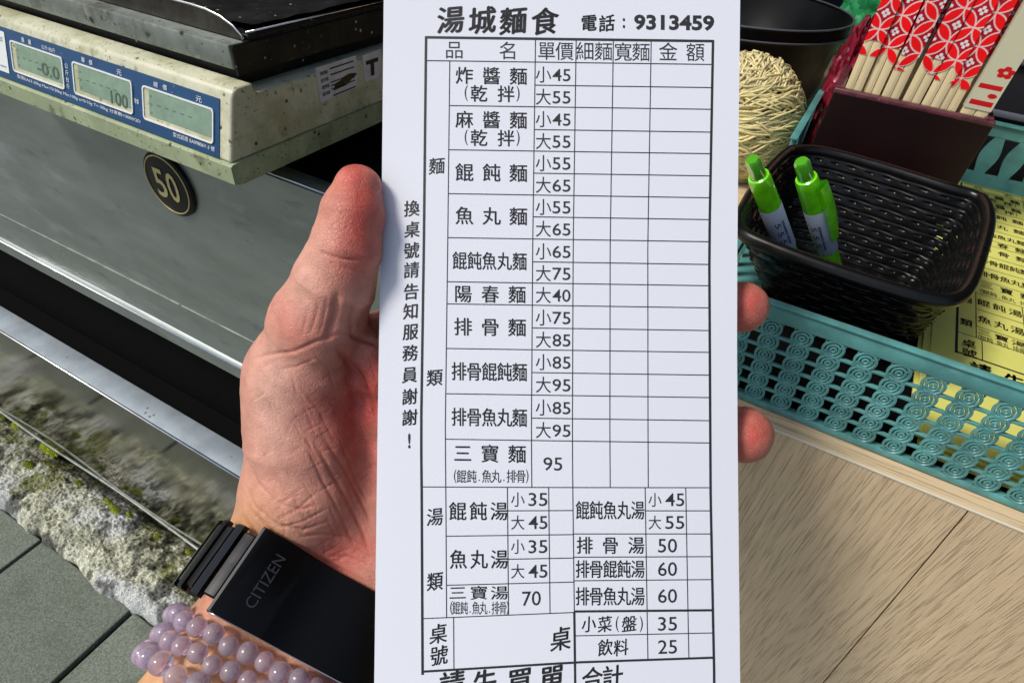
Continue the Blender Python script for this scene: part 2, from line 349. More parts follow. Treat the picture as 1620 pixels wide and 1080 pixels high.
def order_form(lines, text, mp, W, yellow=False):
    bx = 1.35 if yellow else 1.0
    def hl(y, x0, x1, t=1.5):
        xs = np.linspace(x0, x1, 12); a = W(xs, np.full(12, y)); 
        P = np.stack([mp(a[0], a[1] - t * bx / 2), mp(a[0], a[1] + t * bx / 2)], 1); lines.grid(P, flip=True)
    def vl(x, y0, y1, t=1.5):
        ys = np.linspace(y0, y1, 16); a = W(np.full(16, x), ys)
        P = np.stack([mp(a[0] - t * bx / 2, a[1]), mp(a[0] + t * bx / 2, a[1])], 1); lines.grid(P)
    L, R = 670, 1125; END = 1140
    hl(62.5, L - 1, R + 1, 4); vl(L, 61, 1052, 4); vl(R, 61, END, 4)
    hl(99.3, L, R)
    for y in (170, 240, 309.5, 379, 448.6, 483.6, 554, 625.5, 697.3): hl(y, 708, R)
    for y in (135.8, 206, 275, 344, 415, 519.5, 590, 662): hl(y, 843.5, R)
    hl(770.7, L, R)
    for y in (807, 882): hl(y, 805, 908)
    for y in (845, 920): hl(y, 708, 908)
    hl(968, L, 908); hl(807.4, 1022, R)
    for y in (844, 880.8, 918): hl(y, 908, R)
    hl(966.5, 908, R, 3.6); hl(1005, 908, R); hl(1047, L - 1, R, 3.6)
    vl(708, 99, 968); vl(843.5, 62, 770); vl(908, 62, 968); vl(967, 62, 770); vl(1027, 62, 770)
    vl(805, 771, 968); vl(870, 771, 968); vl(1022, 771, 1047); vl(1086, 771, 1047); vl(908, 967, END, 3.6); vl(719, 968, 1047)
    sl = (lambda x, y: 0.0) if yellow else (lambda x, y: float(slopeL(y) if x < 910 else slopeR(y)))
    def c(s, pts, wd, ht=None, bold=0.012, kai=False):
        for ch, (x, y) in zip(s, pts): put_cjk(text, mp, ch, x, y, wd, ht, bold * (1.5 if yellow else 1), kai, sl(x, y))
    def row(s, xs, y, wd, ht=None, bold=0.012, kai=False): c(s, [(x, y + 0.015 * (x - xs[0]) * (0 if yellow or y > 760 else 1)) for x in xs], wd, ht, bold, kai)
    def num(s, x0, x1, y, h=19, bold=0.004): put_fit(text, mp, s, x0, y - h / 2, x1, y + h / 2, bold, sl((x0 + x1) / 2, y))
    row('湯城麵食', [713, 763, 812, 862], 31.5, 47, 45, 0.030, True)
    row('電話', [931.5, 960], 36.5, 28, 28, 0.022, True); put_fit(text, mp, ':', 985, 29, 989, 45, 0.02); put_fit(text, mp, '9313459', 1003, 24, 1130, 48.5, 0.035, 0.012)
    row('品名', [718.5, 804], 79, 31, 30, 0.0); row('單價', [864.7, 893], 80.5, 30, 31, 0.0); row('細麵', [925.7, 954.6], 81, 30, 31, 0.0)
    row('寬麵', [985.7, 1014], 82, 30, 31, 0.0); row('金額', [1057, 1100], 82, 31, 31, 0.0)
    T = [734.5, 777.5, 820]
    row('炸醬麵', T, 119.5, 29, 29); row('麻醬麵', T, 189, 29, 29)
    for y in (148, 218): row('乾拌', [757.5, 800.5], y, 28, 28); put_fit(text, mp, '(', 735, y - 13, 740, y + 12); put_fit(text, mp, ')', 817, y - 12, 822, y + 13)
    row('餛飩麵', T, 272.5, 30); row('魚丸麵', T, 341, 30)
    F5 = [727, 750.5, 774, 798, 822]
    row('餛飩魚丸麵', F5, 412, 24, 30); row('陽春麵', [732.5, 775.5, 818], 464.5, 29); row('排骨麵', [732.5, 775.5, 818], 516.5, 30)
    row('排骨餛飩麵', [726, 750, 774, 798, 822], 587, 25, 31); row('排骨魚丸麵', [726, 750, 774, 798, 822], 659, 25, 31)
    row('三寶麵', [732, 775, 818], 716.5, 30)
    for x0, x1, y, k in ((718, 836, 753, 1.0), (712, 805, 961, 0.8)):
        s = (x1 - x0) / 118.0
        put_fit(text, mp, '(', x0, y - 11, x0 + 4, y + 11); put_fit(text, mp, ')', x1 - 4, y - 11, x1, y + 11)
        for ch, q in zip('餛飩魚丸排骨', (12, 28, 52, 67, 91, 106)): put_cjk(text, mp, ch, x0 + q * s, y, 16.5 * s, 22, 0.004, False, sl(x0, y))
        for q in (40, 79): put_fit(text, mp, '.', x0 + q * s - 1, y + 5, x0 + q * s + 1, y + 7.5)
    c('麵', [(691, 262.5)], 28, 28, 0.012, True); c('類', [(687.4, 597)], 28, 28, 0.016, True); c('湯', [(688, 817)], 29, 30, 0.012, True); c('類', [(688, 919)], 28, 31, 0.016, True)
    c('換桌號請告知服務員謝謝', [(651.6, 329.6), (652, 363), (651, 396), (651, 427), (650.5, 461), (650, 492), (649.5, 524.5), (648.8, 558), (648, 592.5), (648, 627), (648, 660)], 27, 27, 0.020, True)
    put_fit(text, mp, '!', 645.5, 685, 649.5, 709, 0.03)
    ys = [99.3, 135.8, 170, 206, 240, 275, 309.5, 344, 379, 415, 448.6, 483.6, 519.5, 554, 590, 625.5, 662, 697.3]
    for i, s in enumerate(['小45', '大55', '小45', '大55', '小55', '大65', '小55', '大65', '小65', '大75', '大40', '小75', '大85', '小85', '大95', '小85', '大95']):
        y = (ys[i] + ys[i + 1]) / 2 + 1.0 - (0 if yellow else 0.6); c(s[0], [(859.5, y)], 26, 28, 0.0); num(s[1:], 874, 902.5, y + 1, 19.5)
    num('95', 859.5, 889.5, 733.5, 21)
    for y, s in ((789.5, '小35'), (826, '大45'), (864, '小35'), (903, '大45')): c(s[0], [(819, y)], 23, 25, -0.004); num(s[1:], 836, 866, y, 21)
    for y, s in ((790, '小45'), (826, '大55')): c(s[0], [(1036, y)], 22, 24, -0.004); num(s[1:], 1052.5, 1082.5, y, 20.5)
    row('餛飩湯', [724, 756.5, 789.5], 808, 29, 31); row('魚丸湯', [725, 757.5, 790], 884, 29, 32); row('三寶湯', [724, 757.5, 790], 937, 29, 23)
    num('70', 826, 855.5, 946, 23)
    F6 = [921.5, 943, 965, 987, 1009]
    row('餛飩魚丸湯', F6, 806.5, 22.5, 31); row('排骨湯', [925, 965.6, 1006.5], 862, 27, 29); row('排骨餛飩湯', F6, 899.5, 23, 30); row('排骨魚丸湯', F6, 942.5, 23, 31)
    for y, s in ((862.5, '50'), (899.5, '60'), (942, '60'), (986, '35'), (1022.5, '25')): num(s, 1041, 1071, y, 22)
    row('小菜', [931.5, 957], 986.5, 25, 27, 0.014, True); put_fit(text, mp, '(', 974, 974, 979, 999); c('盤', [(995.5, 986)], 26, 27, 0.014, True); put_fit(text, mp, ')', 1012, 974, 1017, 999)
    row('飲料', [957.5, 982.5], 1023.5, 26, 28, 0.014, True)
    c('桌號', [(693.5, 1001.5), (694.5, 1036)], 31, 33, 0.014, True)
    if yellow: c('外帶', [(840, 1010), (890, 1012)], 40, 40, 0.02, True)
    else: c('桌', [(887, 1009.5)], 36, 40, 0.016, True)
    c('請先買單', [(715, 1082), (766, 1080), (822, 1077), (873, 1073)] if not yellow else [(715, 1082), (775, 1082), (835, 1082), (890, 1082)], 44, 46, 0.024, True)
    c('合計', [(937, 1073), (969, 1070)], 37, 40, 0.018, True)

# ================================================================== SETTING
def structure(mb, name, m, smooth=False): o = mb.obj(name, m, None, smooth); return tag(o, kind='structure')
ZC = H - 0.2363                             # counter height
mb = MB(); mb.add([(-60, -60, -0.012), (60, -60, -0.012), (60, 60, -0.012), (-60, 60, -0.012)], [(0, 1, 2, 3)])
structure(mb, 'ground', MT['joint'])
# pavers: separate slabs of one pavement surface
mb = MB(); xs = [-0.8165 + 0.2855 * i for i in range(-10, 16)]
for i, x0 in enumerate(xs[:-1]):
    for j in range(-6, 1):
        y1 = 0.148 + 0.42 * j - 0.0; y0 = y1 - 0.42
        g = 0.85 + 0.3 * RNG.random()
        n = (vnoise(np.array([[i * 3.1, j * 5.7, 1.0]]), 1.0)[0] - 0.5) * 0.003
        mb.box((x0 + 0.0048, y0 + 0.004, -0.03), (xs[i + 1] - 0.0048, y1 - 0.004, n), 0.003, 2, col=np.array([0.118, 0.138, 0.108]) * g)
structure(mb, 'pavement', MT['pavement'])
# kerb: rough broken stone run with moss towards the cart
nx, ny = 900, 110
X = np.r_[np.linspace(-2.6, -1.72, 60), np.linspace(-1.715, -0.42, 780), np.linspace(-0.41, 0.9, 60)]; T = np.linspace(0, 1, ny)
GX, GT = np.meshgrid(X, T, indexing='ij')
q = np.stack([GX, GT * 0.2, GX * 0], -1)
front = 0.139 + 0.022 * (fbm(np.stack([X, X * 0, X * 0], -1), 9, 4, 3) - 0.5) + 0.015 * (vnoise(np.stack([X, X * 0, X * 0], -1), 34, 9) - 0.5)
back = 0.300 + 0.03 * (fbm(np.stack([X, X * 0 + 4, X * 0], -1), 7, 4, 5) - 0.5)
GY = front[:, None] + (back - front)[:, None] * GT
P3 = np.stack([GX, GY, GX * 0], -1)
bulk = np.minimum(1, GT / 0.16) ** 0.6 * np.clip((1.02 - GT) / 0.34, 0, 1) ** 0.6
Z = -0.012 + bulk * (0.040 + 0.030 * (fbm(P3, 11, 4, 11) - 0.45)) + bulk * 0.012 * (fbm(P3, 60, 4, 21) - 0.5) + bulk * 0.006 * (vnoise(P3, 240, 30) - 0.5) + bulk * 0.004 * (vnoise(P3, 420, 31) - 0.5)
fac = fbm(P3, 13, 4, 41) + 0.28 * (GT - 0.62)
stone = np.array([0.37, 0.38, 0.33])[None, None] * (0.30 + 1.35 * fbm(P3, 40, 4, 51))[..., None] * (0.6 + 0.8 * vnoise(P3, 300, 55))[..., None] * np.array([1.03, 1.02, 0.90])
pale = np.clip((fbm(P3, 8, 3, 61) - 0.50) * 6, 0, 1)[..., None]; stone = stone * (1 - pale * 0.8) + np.array([0.50, 0.52, 0.51]) * pale * 0.8 * (0.8 + 0.4 * fbm(P3, 70, 3, 5))[..., None]
mossf = np.clip((fac - 0.50) * 8, 0, 1) * np.clip((fbm(P3, 70, 3, 71) - 0.33) * 5, 0, 1)
moss = np.array([0.115, 0.125, 0.026]) * (0.5 + 1.1 * fbm(P3, 90, 3, 81))[..., None]
dark = np.clip(np.clip((fbm(P3, 28, 4, 91) - 0.545) * 9, 0, 1) + np.clip((fbm(P3, 16, 3, 95) * 0.5 + GT - 1.12) * 8, 0, 1), 0, 1)[..., None]  # noise patches, plus shade painted dark along the gap by the steel sheet
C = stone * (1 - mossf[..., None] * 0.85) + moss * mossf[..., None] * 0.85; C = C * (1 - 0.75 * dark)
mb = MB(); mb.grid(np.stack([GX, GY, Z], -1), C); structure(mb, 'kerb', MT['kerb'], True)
# moss cushions
mb = MB()
for (px, py, r, b) in [(105, 690, .018, 1.0), (85, 712, .016, .9), (30, 672, .012, .75), (45, 735, .010, .5), (182, 806, .010, .8), (172, 795, .008, .7), (15, 650, .010, .5), (250, 850, .007, .35), (205, 815, .006, .5), (300, 873, .007, .3), (125, 765, .007, .3)]:
    c0 = onz(px, py, 0.034); c0[1] = min(c0[1], 0.283)
    for k in range(int(260 * (r / .012) ** 1.5)):
        a, rr = RNG.random() * 6.283, math.sqrt(RNG.random()) * r
        b0 = c0 + np.array([math.cos(a) * rr * 1.4, math.sin(a) * rr * .75, 0.010 * (1 - (rr / r) ** 2) - 0.002 + 0.003 * RNG.random()]); rs_ = 0.0010 + 0.0012 * RNG.random()
        cc = np.array([0.40, 0.46, 0.025]) * (0.55 + 0.8 * RNG.random()) * (0.35 + 0.65 * b)
        v = np.array([(1, 0, 0), (-1, 0, 0), (0, 1, 0), (0, -1, 0), (0, 0, 1.3), (0, 0, -1)], float) * rs_ + RNG.normal(0, rs_ * .25, (6, 3))
        mb.add(b0 + v, [(0, 2, 4), (2, 1, 4), (1, 3, 4), (3, 0, 4), (2, 0, 5), (1, 2, 5), (3, 1, 5), (0, 3, 5)], cc)
tag(mb.obj('moss_cushions', MT['moss']), 'small bright green moss cushions growing on the kerb beside the steel', 'moss', kind='stuff')

# unseen roof and back wall, added to shade the rear of the counter
mb = MB(); mb.box((-4, 0.30, 2.25), (4, 2.6, 2.30)); tag(mb.obj('shade_roof', MT['grey_box']), 'unseen dark roof slab added to shade the food stall counter', 'roof')
mb = MB(); mb.box((-4, 2.0, 0), (4, 2.1, 2.245)); tag(mb.obj('shade_wall', MT['grey_box']), 'unseen dark rear wall added to shade the back of the counter', 'wall')

mb = MB(); mb.box((1.45, 0.0, 0), (1.55, 2.0, 2.245)); tag(mb.obj('shade_wall', MT['grey_box']), 'unseen dark side wall added to shade surfaces facing right', 'wall')  # unseen wall added to darken what faces right

# ------------------------------------------------------------------ noodle cart (steel)
YP = 0.3222
cart = thing('noodle_cart', 'stainless steel food cart with dented front panel and mirror-like lower sheet', 'food cart', (-1.2, 0.32, 0))
XR = -0.20
nx, nz = 120, 40
gx = np.linspace(-2.2, XR, nx); gz = np.linspace(0.672, ZC, nz); A, B = np.meshgrid(gx, gz, indexing='ij')
Q = np.stack([A, A * 0, B], -1); wob = 0.0016 * (fbm(Q, 5, 3, 7) - 0.5) + 0.003 * (vnoise(Q, 3, 17) - 0.5)
mb = MB(); mb.grid(np.stack([A, YP + wob, B], -1), flip=False)
prof = [(0.0, 0.672), (-0.003, 0.670), (-0.005, 0.667), (-0.004, 0.664), (-0.0025, 0.661), (-0.003, 0.643), (0.001, 0.640), (0.012, 0.640)]
mb.grid(np.array([[(x, YP + p[0], p[1]) for p in prof] for x in (-2.2, XR)]), flip=True)
mb.add([(-2.2, YP, ZC), (XR, YP, ZC), (XR, YP + 0.004, ZC + 0.0015), (-2.2, YP + 0.004, ZC + 0.0015), (XR, YP + 0.02, ZC), (-2.2, YP + 0.02, ZC)], [(0, 1, 2, 3), (3, 2, 4, 5)])
mb.box((XR - 0.02, YP + 0.003, 0.0), (XR - 0.001, 1.05, ZC - 0.01))
mb.obj('front_panel', MT['steel'], cart, 40)
mb = MB(); mb.box((-2.2, YP - 0.0022, 0.7240), (XR, YP + 0.003, 0.7252), 0.0004); mb.obj('panel_seam', MT['platter'], cart)
mb = MB(); mb.tube([(-2.2, YP - 0.0046, 0.6665), (XR, YP - 0.0046, 0.6665)], 0.0013, 6); mb.tube([(-2.2, YP + 0.001, ZC + 0.001), (XR, YP + 0.001, ZC + 0.001)], 0.0011, 6)
mb.obj('folded_edge', MT['hem'], cart, True)
mb = MB(); mb.box((-2.2, 0.2945, 0.430), (XR, 0.333, 0.442), 0.002); mb.obj('ledge', MT['steel_ledge'], cart, 40)
mb = MB(); mb.tube([(-2.2, 0.2925, 0.4405), (XR, 0.2925, 0.4405)], 0.0018, 8); mb.obj('ledge_edge', MT['hem'], cart, True)
mb = MB(); gx = np.linspace(-2.2, XR, 160); gz = np.linspace(0.03, 0.4385, 40); A, B = np.meshgrid(gx, gz, indexing='ij'); Q = np.stack([A, A * 0, B], -1)
mb.grid(np.stack([A, 0.285 + 0.0085 * (B - 0.03) / 0.4085 + 0.0035 * (fbm(Q, 4, 2, 5) - 0.5) * np.clip((0.43 - B) * 8, 0, 1), B], -1)); mb.obj('lower_sheet', MT['steel_mirror'], cart, True)
mb = MB(); mb.tube([(x, 0.2825 + 0.002 * math.sin(x * 11), 0.056 + 0.004 * math.sin(x * 5 + 1)) for x in np.linspace(-2.2, XR, 60)], 0.0032, 6, flat=0.6)
mb.obj('sheet_hem', MT['platter'], cart, True)
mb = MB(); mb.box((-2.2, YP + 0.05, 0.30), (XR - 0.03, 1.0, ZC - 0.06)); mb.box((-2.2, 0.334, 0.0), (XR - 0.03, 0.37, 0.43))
mb.box((-2.2, YP + 0.022, ZC - 0.05), (XR - 0.003, 1.3, ZC - 0.004)); mb.obj('interior_shade', MT['black'], cart)  # black boxes paint in the shade inside the cart
# the round 50 badge on the front panel
bc = ony(270, 291, YP - 0.0015)
bd = thing('number_badge', 'round black badge with gold number 50 on the steel front panel', 'badge', bc)
M4 = Matrix.Translation(Vector(bc)) @ Matrix.Rotation(math.radians(90), 4, 'X')
RB = 0.0335
mb = MB(); mb.lathe([(0.0, 0.004), (RB * 0.86, 0.004), (RB * 0.97, 0.0032), (RB, 0.0018), (RB, -0.004)], 64, M4); mb.obj('disc', MT['badge'], bd, 40)
mb = MB(); mb.tube([bc + np.array([RB * 0.88 * math.cos(a), -0.0042, RB * 0.88 * math.sin(a)]) for a in np.arange(64) / 64 * 6.28319], 0.0007, 6, True); mb.obj('ring', MT['gold'], bd, True)
mb = MB(); put_fit(mb, lambda X, Y: np.stack([bc[0] + X, np.full_like(X, bc[1] - 0.0047), bc[2] - Y], -1), '5', -0.0165, -0.0155, -0.0015, 0.0155, 0.012)
put_fit(mb, lambda X, Y: np.stack([bc[0] + X, np.full_like(X, bc[1] - 0.0047), bc[2] - Y], -1), '0', 0.0015, -0.0155, 0.0165, 0.0155, 0.012)
mb.obj('number', MT['gold'], bd)

# ------------------------------------------------------------------ wood counter
YW = 0.2665
wc = thing('wood_counter', 'light oak counter with pale edge strip under the teal tray', 'counter', (0.4, 0.3, 0))
mb = MB(); mb.box((-0.19, YW + 0.0, ZC - 0.0012), (1.3, YW + 0.006, ZC), 0.0003); mb.box((-0.19, YW + 0.005, ZC - 0.028), (1.3, 1.5, ZC - 0.00002), 0.0003); mb.box((-0.188, YW + 0.006, 0.0), (1.29, YW + 0.02, ZC - 0.0285)); mb.obj('worktop', MT['wood_strip'], wc, 40)
sa, sb = ony(1529.5, 809, YW), ony(1300.8, 1080, YW)
dx = (sb[0] - sa[0]) / (sb[2] - sa[2]); zt_ = ZC - 0.0013; xt_ = sa[0] + dx * (zt_ - sa[2]); xb_ = sa[0] + dx * (0 - sa[2])
for poly in ([(-0.19, 0), (xb_ - 0.0004, 0), (xt_ - 0.0004, zt_), (-0.19, zt_)], [(xb_ + 0.0004, 0), (1.3, 0), (1.3, zt_), (xt_ + 0.0004, zt_)]):
    mb = MB(); mb.prism([(x, YW - 0.0006, z) for x, z in poly], (0, 0.0005, 0)); mb.obj('front_board', MT['wood_panel'], wc, fixn=True)
mb = MB(); mb.box((-0.19, YW - 0.0010, ZC - 0.0010), (1.3, YW - 0.0002, ZC + 0.0004), 0.0003); mb.obj('edge_band', MT['wood_edge'], wc)

# ================================================================== WEIGHING SCALE
X0, X1 = -0.735, -0.366
sc_ = thing('weighing_scale', 'cream digital weighing scale with three lcd windows on a blue label', 'scale', (-0.55, 0.42, ZC))
# body: a sloping front; profile in (y, z), extruded in x
def extr(mb, prof, x0, x1, inset=0.0, col=None):
    mb.prism([(x0, p[0], p[1]) for p in prof], (x1 - x0, 0, 0), col)
ZB, YB = 0.9745, 0.60
mb = MB(); extr(mb, [(0.2665, 0.9915), (0.2672, 0.9945), (0.2795, 1.0345), (0.2815, 1.0385), (0.286, 1.0405), (0.300, 1.0405), (0.302, 1.033), (YB, 1.033), (YB, 0.9915)], X0, X1)
o = mb.obj('body', MT['cream'], sc_, 30); bm = bmesh.new(); bm.from_mesh(o.data); bmesh.ops.bevel(bm, geom=[e for e in bm.edges if e.calc_face_angle(0) > 0.6], offset=0.002, segments=3, profile=.5, affect='EDGES'); bm.to_mesh(o.data); bm.free()
mb = MB(); extr(mb, [(0.2640, 0.9765), (0.2640, 0.9900), (0.2670, 0.9914), (YB + 0.002, 0.9914), (YB + 0.002, 0.9745), (0.270, 0.9745)], X0 - 0.002, X1 + 0.002)
mb.obj('base_lip', MT['lip'], sc_, 30)
mb = MB(); mb.prism([(-0.606, 0.285, 0.9744), (-0.575, 0.285, 0.9650), (-0.43, 0.285, 0.9650), (-0.41, 0.285, 0.9744)], (0, 0.28, 0)); mb.obj('underside', MT['under'], sc_)
for (x, y) in ((-0.43, 0.31), (-0.43, 0.56), (-0.68, 0.31), (-0.68, 0.56)):
    mb = MB(); mb.lathe([(0.006, ZC - 0.003), (0.010, ZC - 0.002), (0.010, 0.963), (0.006, 0.966), (0.006, 0.975)], 20, Matrix.Translation((x, y, 0))); mb.obj('foot', MT['under'], sc_, 40)
# sloped label plane: local (u along x, v up the slope)
P0 = np.array([0.0, 0.2672, 0.9945]); P1 = np.array([0.0, 0.2795, 1.0345]); SV = P1 - P0; SLEN = np.linalg.norm(SV); SV /= SLEN; SN = np.cross(np.array([1.0, 0, 0]), SV)
def lab(u, v, off): 
    u = np.asarray(u, float); v = np.asarray(v, float)
    return np.stack([u, P0[1] + v * SV[1] + off * SN[1], P0[2] + v * SV[2] + off * SN[2]], -1)
def label_uv(px, py):
    r = ray(px, py); n = np.array([0, SN[1], SN[2]]); p0 = np.array([0, P0[1], P0[2]])
    t = n.dot(p0 - np.array([0, 0, H])) / n.dot(r); p = r * t + np.array([0, 0, H]); return p[0], (p - p0).dot(np.array([0, SV[1], SV[2]]))
def rrect(u0, v0, u1, v1, r, n=6):
    pts = []
    for (cx, cy, a0) in ((u1 - r, v1 - r, 0), (u0 + r, v1 - r, 90), (u0 + r, v0 + r, 180), (u1 - r, v0 + r, 270)):
        for k in range(n + 1): a = math.radians(a0 + 90 * k / n); pts.append((cx + r * math.cos(a), cy + r * math.sin(a)))
    return np.array(pts)
V0, V1 = -0.002, 0.0395
q = rrect(-0.73, V0, -0.3775, V1, 0.0006)
mb = MB(); n = len(q); mb.add(np.concatenate([lab(q[:, 0], q[:, 1], 0.0006), lab(q[:, 0], q[:, 1], -0.002)]), [tuple(range(n))] + [(i + n, (i + 1) % n + n, (i + 1) % n, i) for i in range(n)])
blue = mb.obj('display_label', MT['blue'], sc_)
lm = lambda X, Y: lab(X, Y, 0.0011)
wins = []
for (a, b) in (((18, 66), (105, 136)), ((116, 97), (213, 174)), ((227, 132), (340, 216))):
    # pixel corners: upper left, lower right
    u0, v1 = label_uv(*a); u1, v0 = label_uv(*b); wins.append((u0, u1))
V_LO, V_HI = 0.0065, 0.0315
def ptxt(s, u0, u1, vc, h, bold=0.0):
    txt = MB(); put_fit(txt, lambda X, Y: lm(X, -Y), s, u0, -vc - h / 2, u1, -vc + h / 2, bold); txt.obj('label_lettering', MT['white_print'], blue)
for i, (u0, u1) in enumerate(wins):
    outer = rrect(u0, V_LO, u1, V_HI, 0.003); inner = rrect(u0 + 0.0012, V_LO + 0.0012, u1 - 0.0012, V_HI - 0.0012, 0.0022); n = len(outer)
    mb = MB(); mb.add(np.concatenate([lab(outer[:, 0], outer[:, 1], 0.0007), lab(outer[:, 0], outer[:, 1], 0.0016), lab(inner[:, 0], inner[:, 1], 0.0016), lab(inner[:, 0], inner[:, 1], 0.0007)]),
                      [(a * n + k, a * n + (k + 1) % n, (a + 1) * n + (k + 1) % n, (a + 1) * n + k) for a in range(3) for k in range(n)])
    fr = mb.obj('lcd_frame', MT['white_print'], sc_)
    mb = MB(); mb.add(lab(inner[:, 0], inner[:, 1], 0.0009), [tuple(range(n))])
    mb.obj('lcd_backing', MT['cream'], fr)
    g = rrect(u0 + 0.007, V_LO + 0.0042, u1 - 0.0022, V_HI - 0.0018, 0.001); mb = MB(); mb.add(lab(g[:, 0], g[:, 1], 0.0011), [tuple(range(len(g)))]); mb.obj('lcd_screen', MT['lcd'], fr)
    mb = MB(); hgt = 0.010; digs = ['-0.0', '100', '0'][i]
    f2 = lambda X, Y: lab(X, -Y, 0.00135)
    wd = (u1 - u0) * (0.42, 0.28, 0.1)[i]; xe = u1 - 0.006
    if i < 2: put_fit(mb, f2, digs, xe - wd, -0.0175 - hgt / 2 + (0.003 if i == 1 else 0), xe, -0.0175 + hgt / 2 + (0.003 if i == 1 else 0), 0.01)
    for k in range(5): put_fit(mb, f2, '-', u0 + 0.016 + k * 0.0085, -0.0205, u0 + 0.020 + k * 0.0085, -0.0200)
    for k in range(3): put_fit(mb, f2, '=', u0 + 0.0085, -0.014 - k * 0.006, u0 + 0.0105, -0.0125 - k * 0.006)
    mb.obj('lcd_digits', MT['lcd_ink'], fr)
    W_ = u1 - u0
    if i == 0: ptxt('重', u0 + W_ * .24, u0 + W_ * .30, 0.0349, 0.0036); ptxt('量', u0 + W_ * .37, u0 + W_ * .43, 0.0349, 0.0036); ptxt('公斤/台斤', u0 + W_ * .62, u0 + W_ * .88, 0.0345, 0.0033)
    else:
        ptxt('單' if i == 1 else '總', u0 + W_ * .17, u0 + W_ * .23, 0.0349, 0.0038); ptxt('價', u0 + W_ * .30, u0 + W_ * .36, 0.0349, 0.0038); ptxt('元', u0 + W_ * .76, u0 + W_ * .84, 0.0346, 0.004)
ptxt('型號EA63-30kg Max:15/30kg Min:100g e=5/10g T=-30kg 分度數=3000/2D', wins[0][0] + 0.004, wins[2][0] - 0.004, 0.0034, 0.0034)
ptxt('型式認證 EA09806Y-3 號', wins[2][0] + 0.033, wins[2][1] + 0.001, 0.0034, 0.0034)
for k, s in enumerate('公斤台斤'): ptxt(s, wins[0][1] + 0.0022, wins[0][1] + 0.0062, 0.026 - 0.0052 * k, 0.004)
ptxt('單價', wins[1][1] + 0.002, wins[1][1] + 0.0068, 0.0178, 0.0036)
u_a, v_a = label_uv(0, 50); u_b, v_b = label_uv(16, 110)
q = rrect(u_a - 0.02, 0.003, u_b, 0.036, 0.0008); mb = MB(); mb.add(lab(q[:, 0], q[:, 1], 0.0010), [tuple(range(len(q)))]); st = mb.obj('maker_sticker', MT['white_print'], sc_)
mb = MB()
for v in (0.031, 0.029, 0.008): put_fit(mb, lambda X, Y: lab(X, -Y, 0.0013), '=', u_b - 0.012, -v, u_b - 0.003, -v + 0.001)
mb.obj('sticker_print', MT['blue'], st)
# platter and its black shade plates
ZP0, ZP1 = 1.0475, 1.0640
mb = MB(); mb.box((X0 + 0.03, 0.2955, ZP0), (-0.3785, 0.575, ZP1), 0.0015); mb.obj('platter', MT['platter'], sc_, 40)
mb = MB(); mb.box((-0.3784, 0.2975, ZP0 - 0.004), (-0.3764, 0.573, ZP1 - 0.0005), 0.0006); mb.box((X0 + 0.05, 0.304, 1.0335), (-0.385, 0.565, ZP0 - 0.0005)); mb.obj('platter_shade', MT['black_metal'], sc_)  # black side plate and gap filler stand in for shade on the platter
# stickers on the right side of the body
def side(px, py): 
    r = ray(px, py); t = (X1 + 0.0006) / r[0]; p = r * t + np.array([0, 0, H]); return p
for nm, cs, m in (('capacity_sticker', [(499, 108), (563, 88), (567, 138), (507, 163)], 'sticker'), ('seal_sticker', [(573, 88), (602, 78), (602, 122), (577, 130)], 'sticker')):
    pts = [side(*c) for c in cs]; mb = MB(); mb.add(pts, [(0, 3, 2, 1)]); s = mb.obj(nm, MT[m], sc_)
    mb = MB(); a, b, c2, d = [np.array(p) + np.array([0.0003, 0, 0]) for p in pts]
    bil = lambda X, Y: ((a[None] * (1 - X)[:, None] + b[None] * X[:, None]) * (1 - Y)[:, None] + (d[None] * (1 - X)[:, None] + c2[None] * X[:, None]) * Y[:, None])
    if nm == 'capacity_sticker':
        for k in range(4): put_fit(mb, bil, '最大秤量' if k % 2 else '精度等級', 0.08, 0.14 + k * 0.20, 0.26, 0.25 + k * 0.20, 0.01)
        for y in (0.12, 0.30, 0.92): put_fit(mb, bil, '-', 0.32, y, 0.92, y + 0.04)
        mb.obj('sticker_print', MT['ink'], s); mb = MB(); an = np.linspace(0, 6.283, 22, endpoint=False); rr_ = 1 + 0.25 * np.sin(an * 3 + 1) * np.cos(an * 2); mb.add(bil(0.62 + 0.30 * np.cos(an) * rr_, 0.64 - 0.10 * np.cos(an) + 0.13 * np.sin(an) * rr_), [tuple(range(22))[::-1]]); mb.obj('brown_smudge', mat('brown smudge', (0.09, 0.06, 0.035), 0.7, var=0.5, vscale=300), s); mb = MB()
        for q in (0.46, 0.56, 0.66): put_fit(mb, bil, '-', 0.30, q + 0.36 - 0.30, 0.92, q + 0.39 - 0.30)
    else: put_fit(mb, bil, 'T', 0.15, 0.25, 0.85, 0.85, 0.05)
    mb.obj('sticker_print', MT['ink'], s)
tr = thing('black_tray', 'black greasy wet sheet tray lying on the scale platter', 'tray', (-0.55, 0.43, ZP1))
mb = MB(); mb.box((X0 + 0.035, 0.312, ZP1 + 0.0005), (-0.376, 0.62, ZP1 + 0.004), 0.001)
n1, n2 = 90, 70; gx = np.linspace(X0 + 0.04, -0.379, n1); gy = np.linspace(0.318, 0.615, n2); A, B = np.meshgrid(gx, gy, indexing='ij'); Q = np.stack([A, B, A * 0], -1)
mb.grid(np.stack([A, B, ZP1 + 0.0042 + 0.003 * fbm(Q, 60, 3, 5) + np.where(A > -0.40, 0.003, 0)], -1)); mb.obj('tray_floor', MT['black_metal'], tr, True)
fl = [(X0 + 0.035, ZP1 + 0.001), (-0.378, ZP1 + 0.001), (-0.379, ZP1 + 0.0035), (-0.386, ZP1 + 0.0085), (-0.397, ZP1 + 0.0125), (-0.41, ZP1 + 0.0148), (-0.425, ZP1 + 0.0155), (X0 + 0.035, ZP1 + 0.0155)]
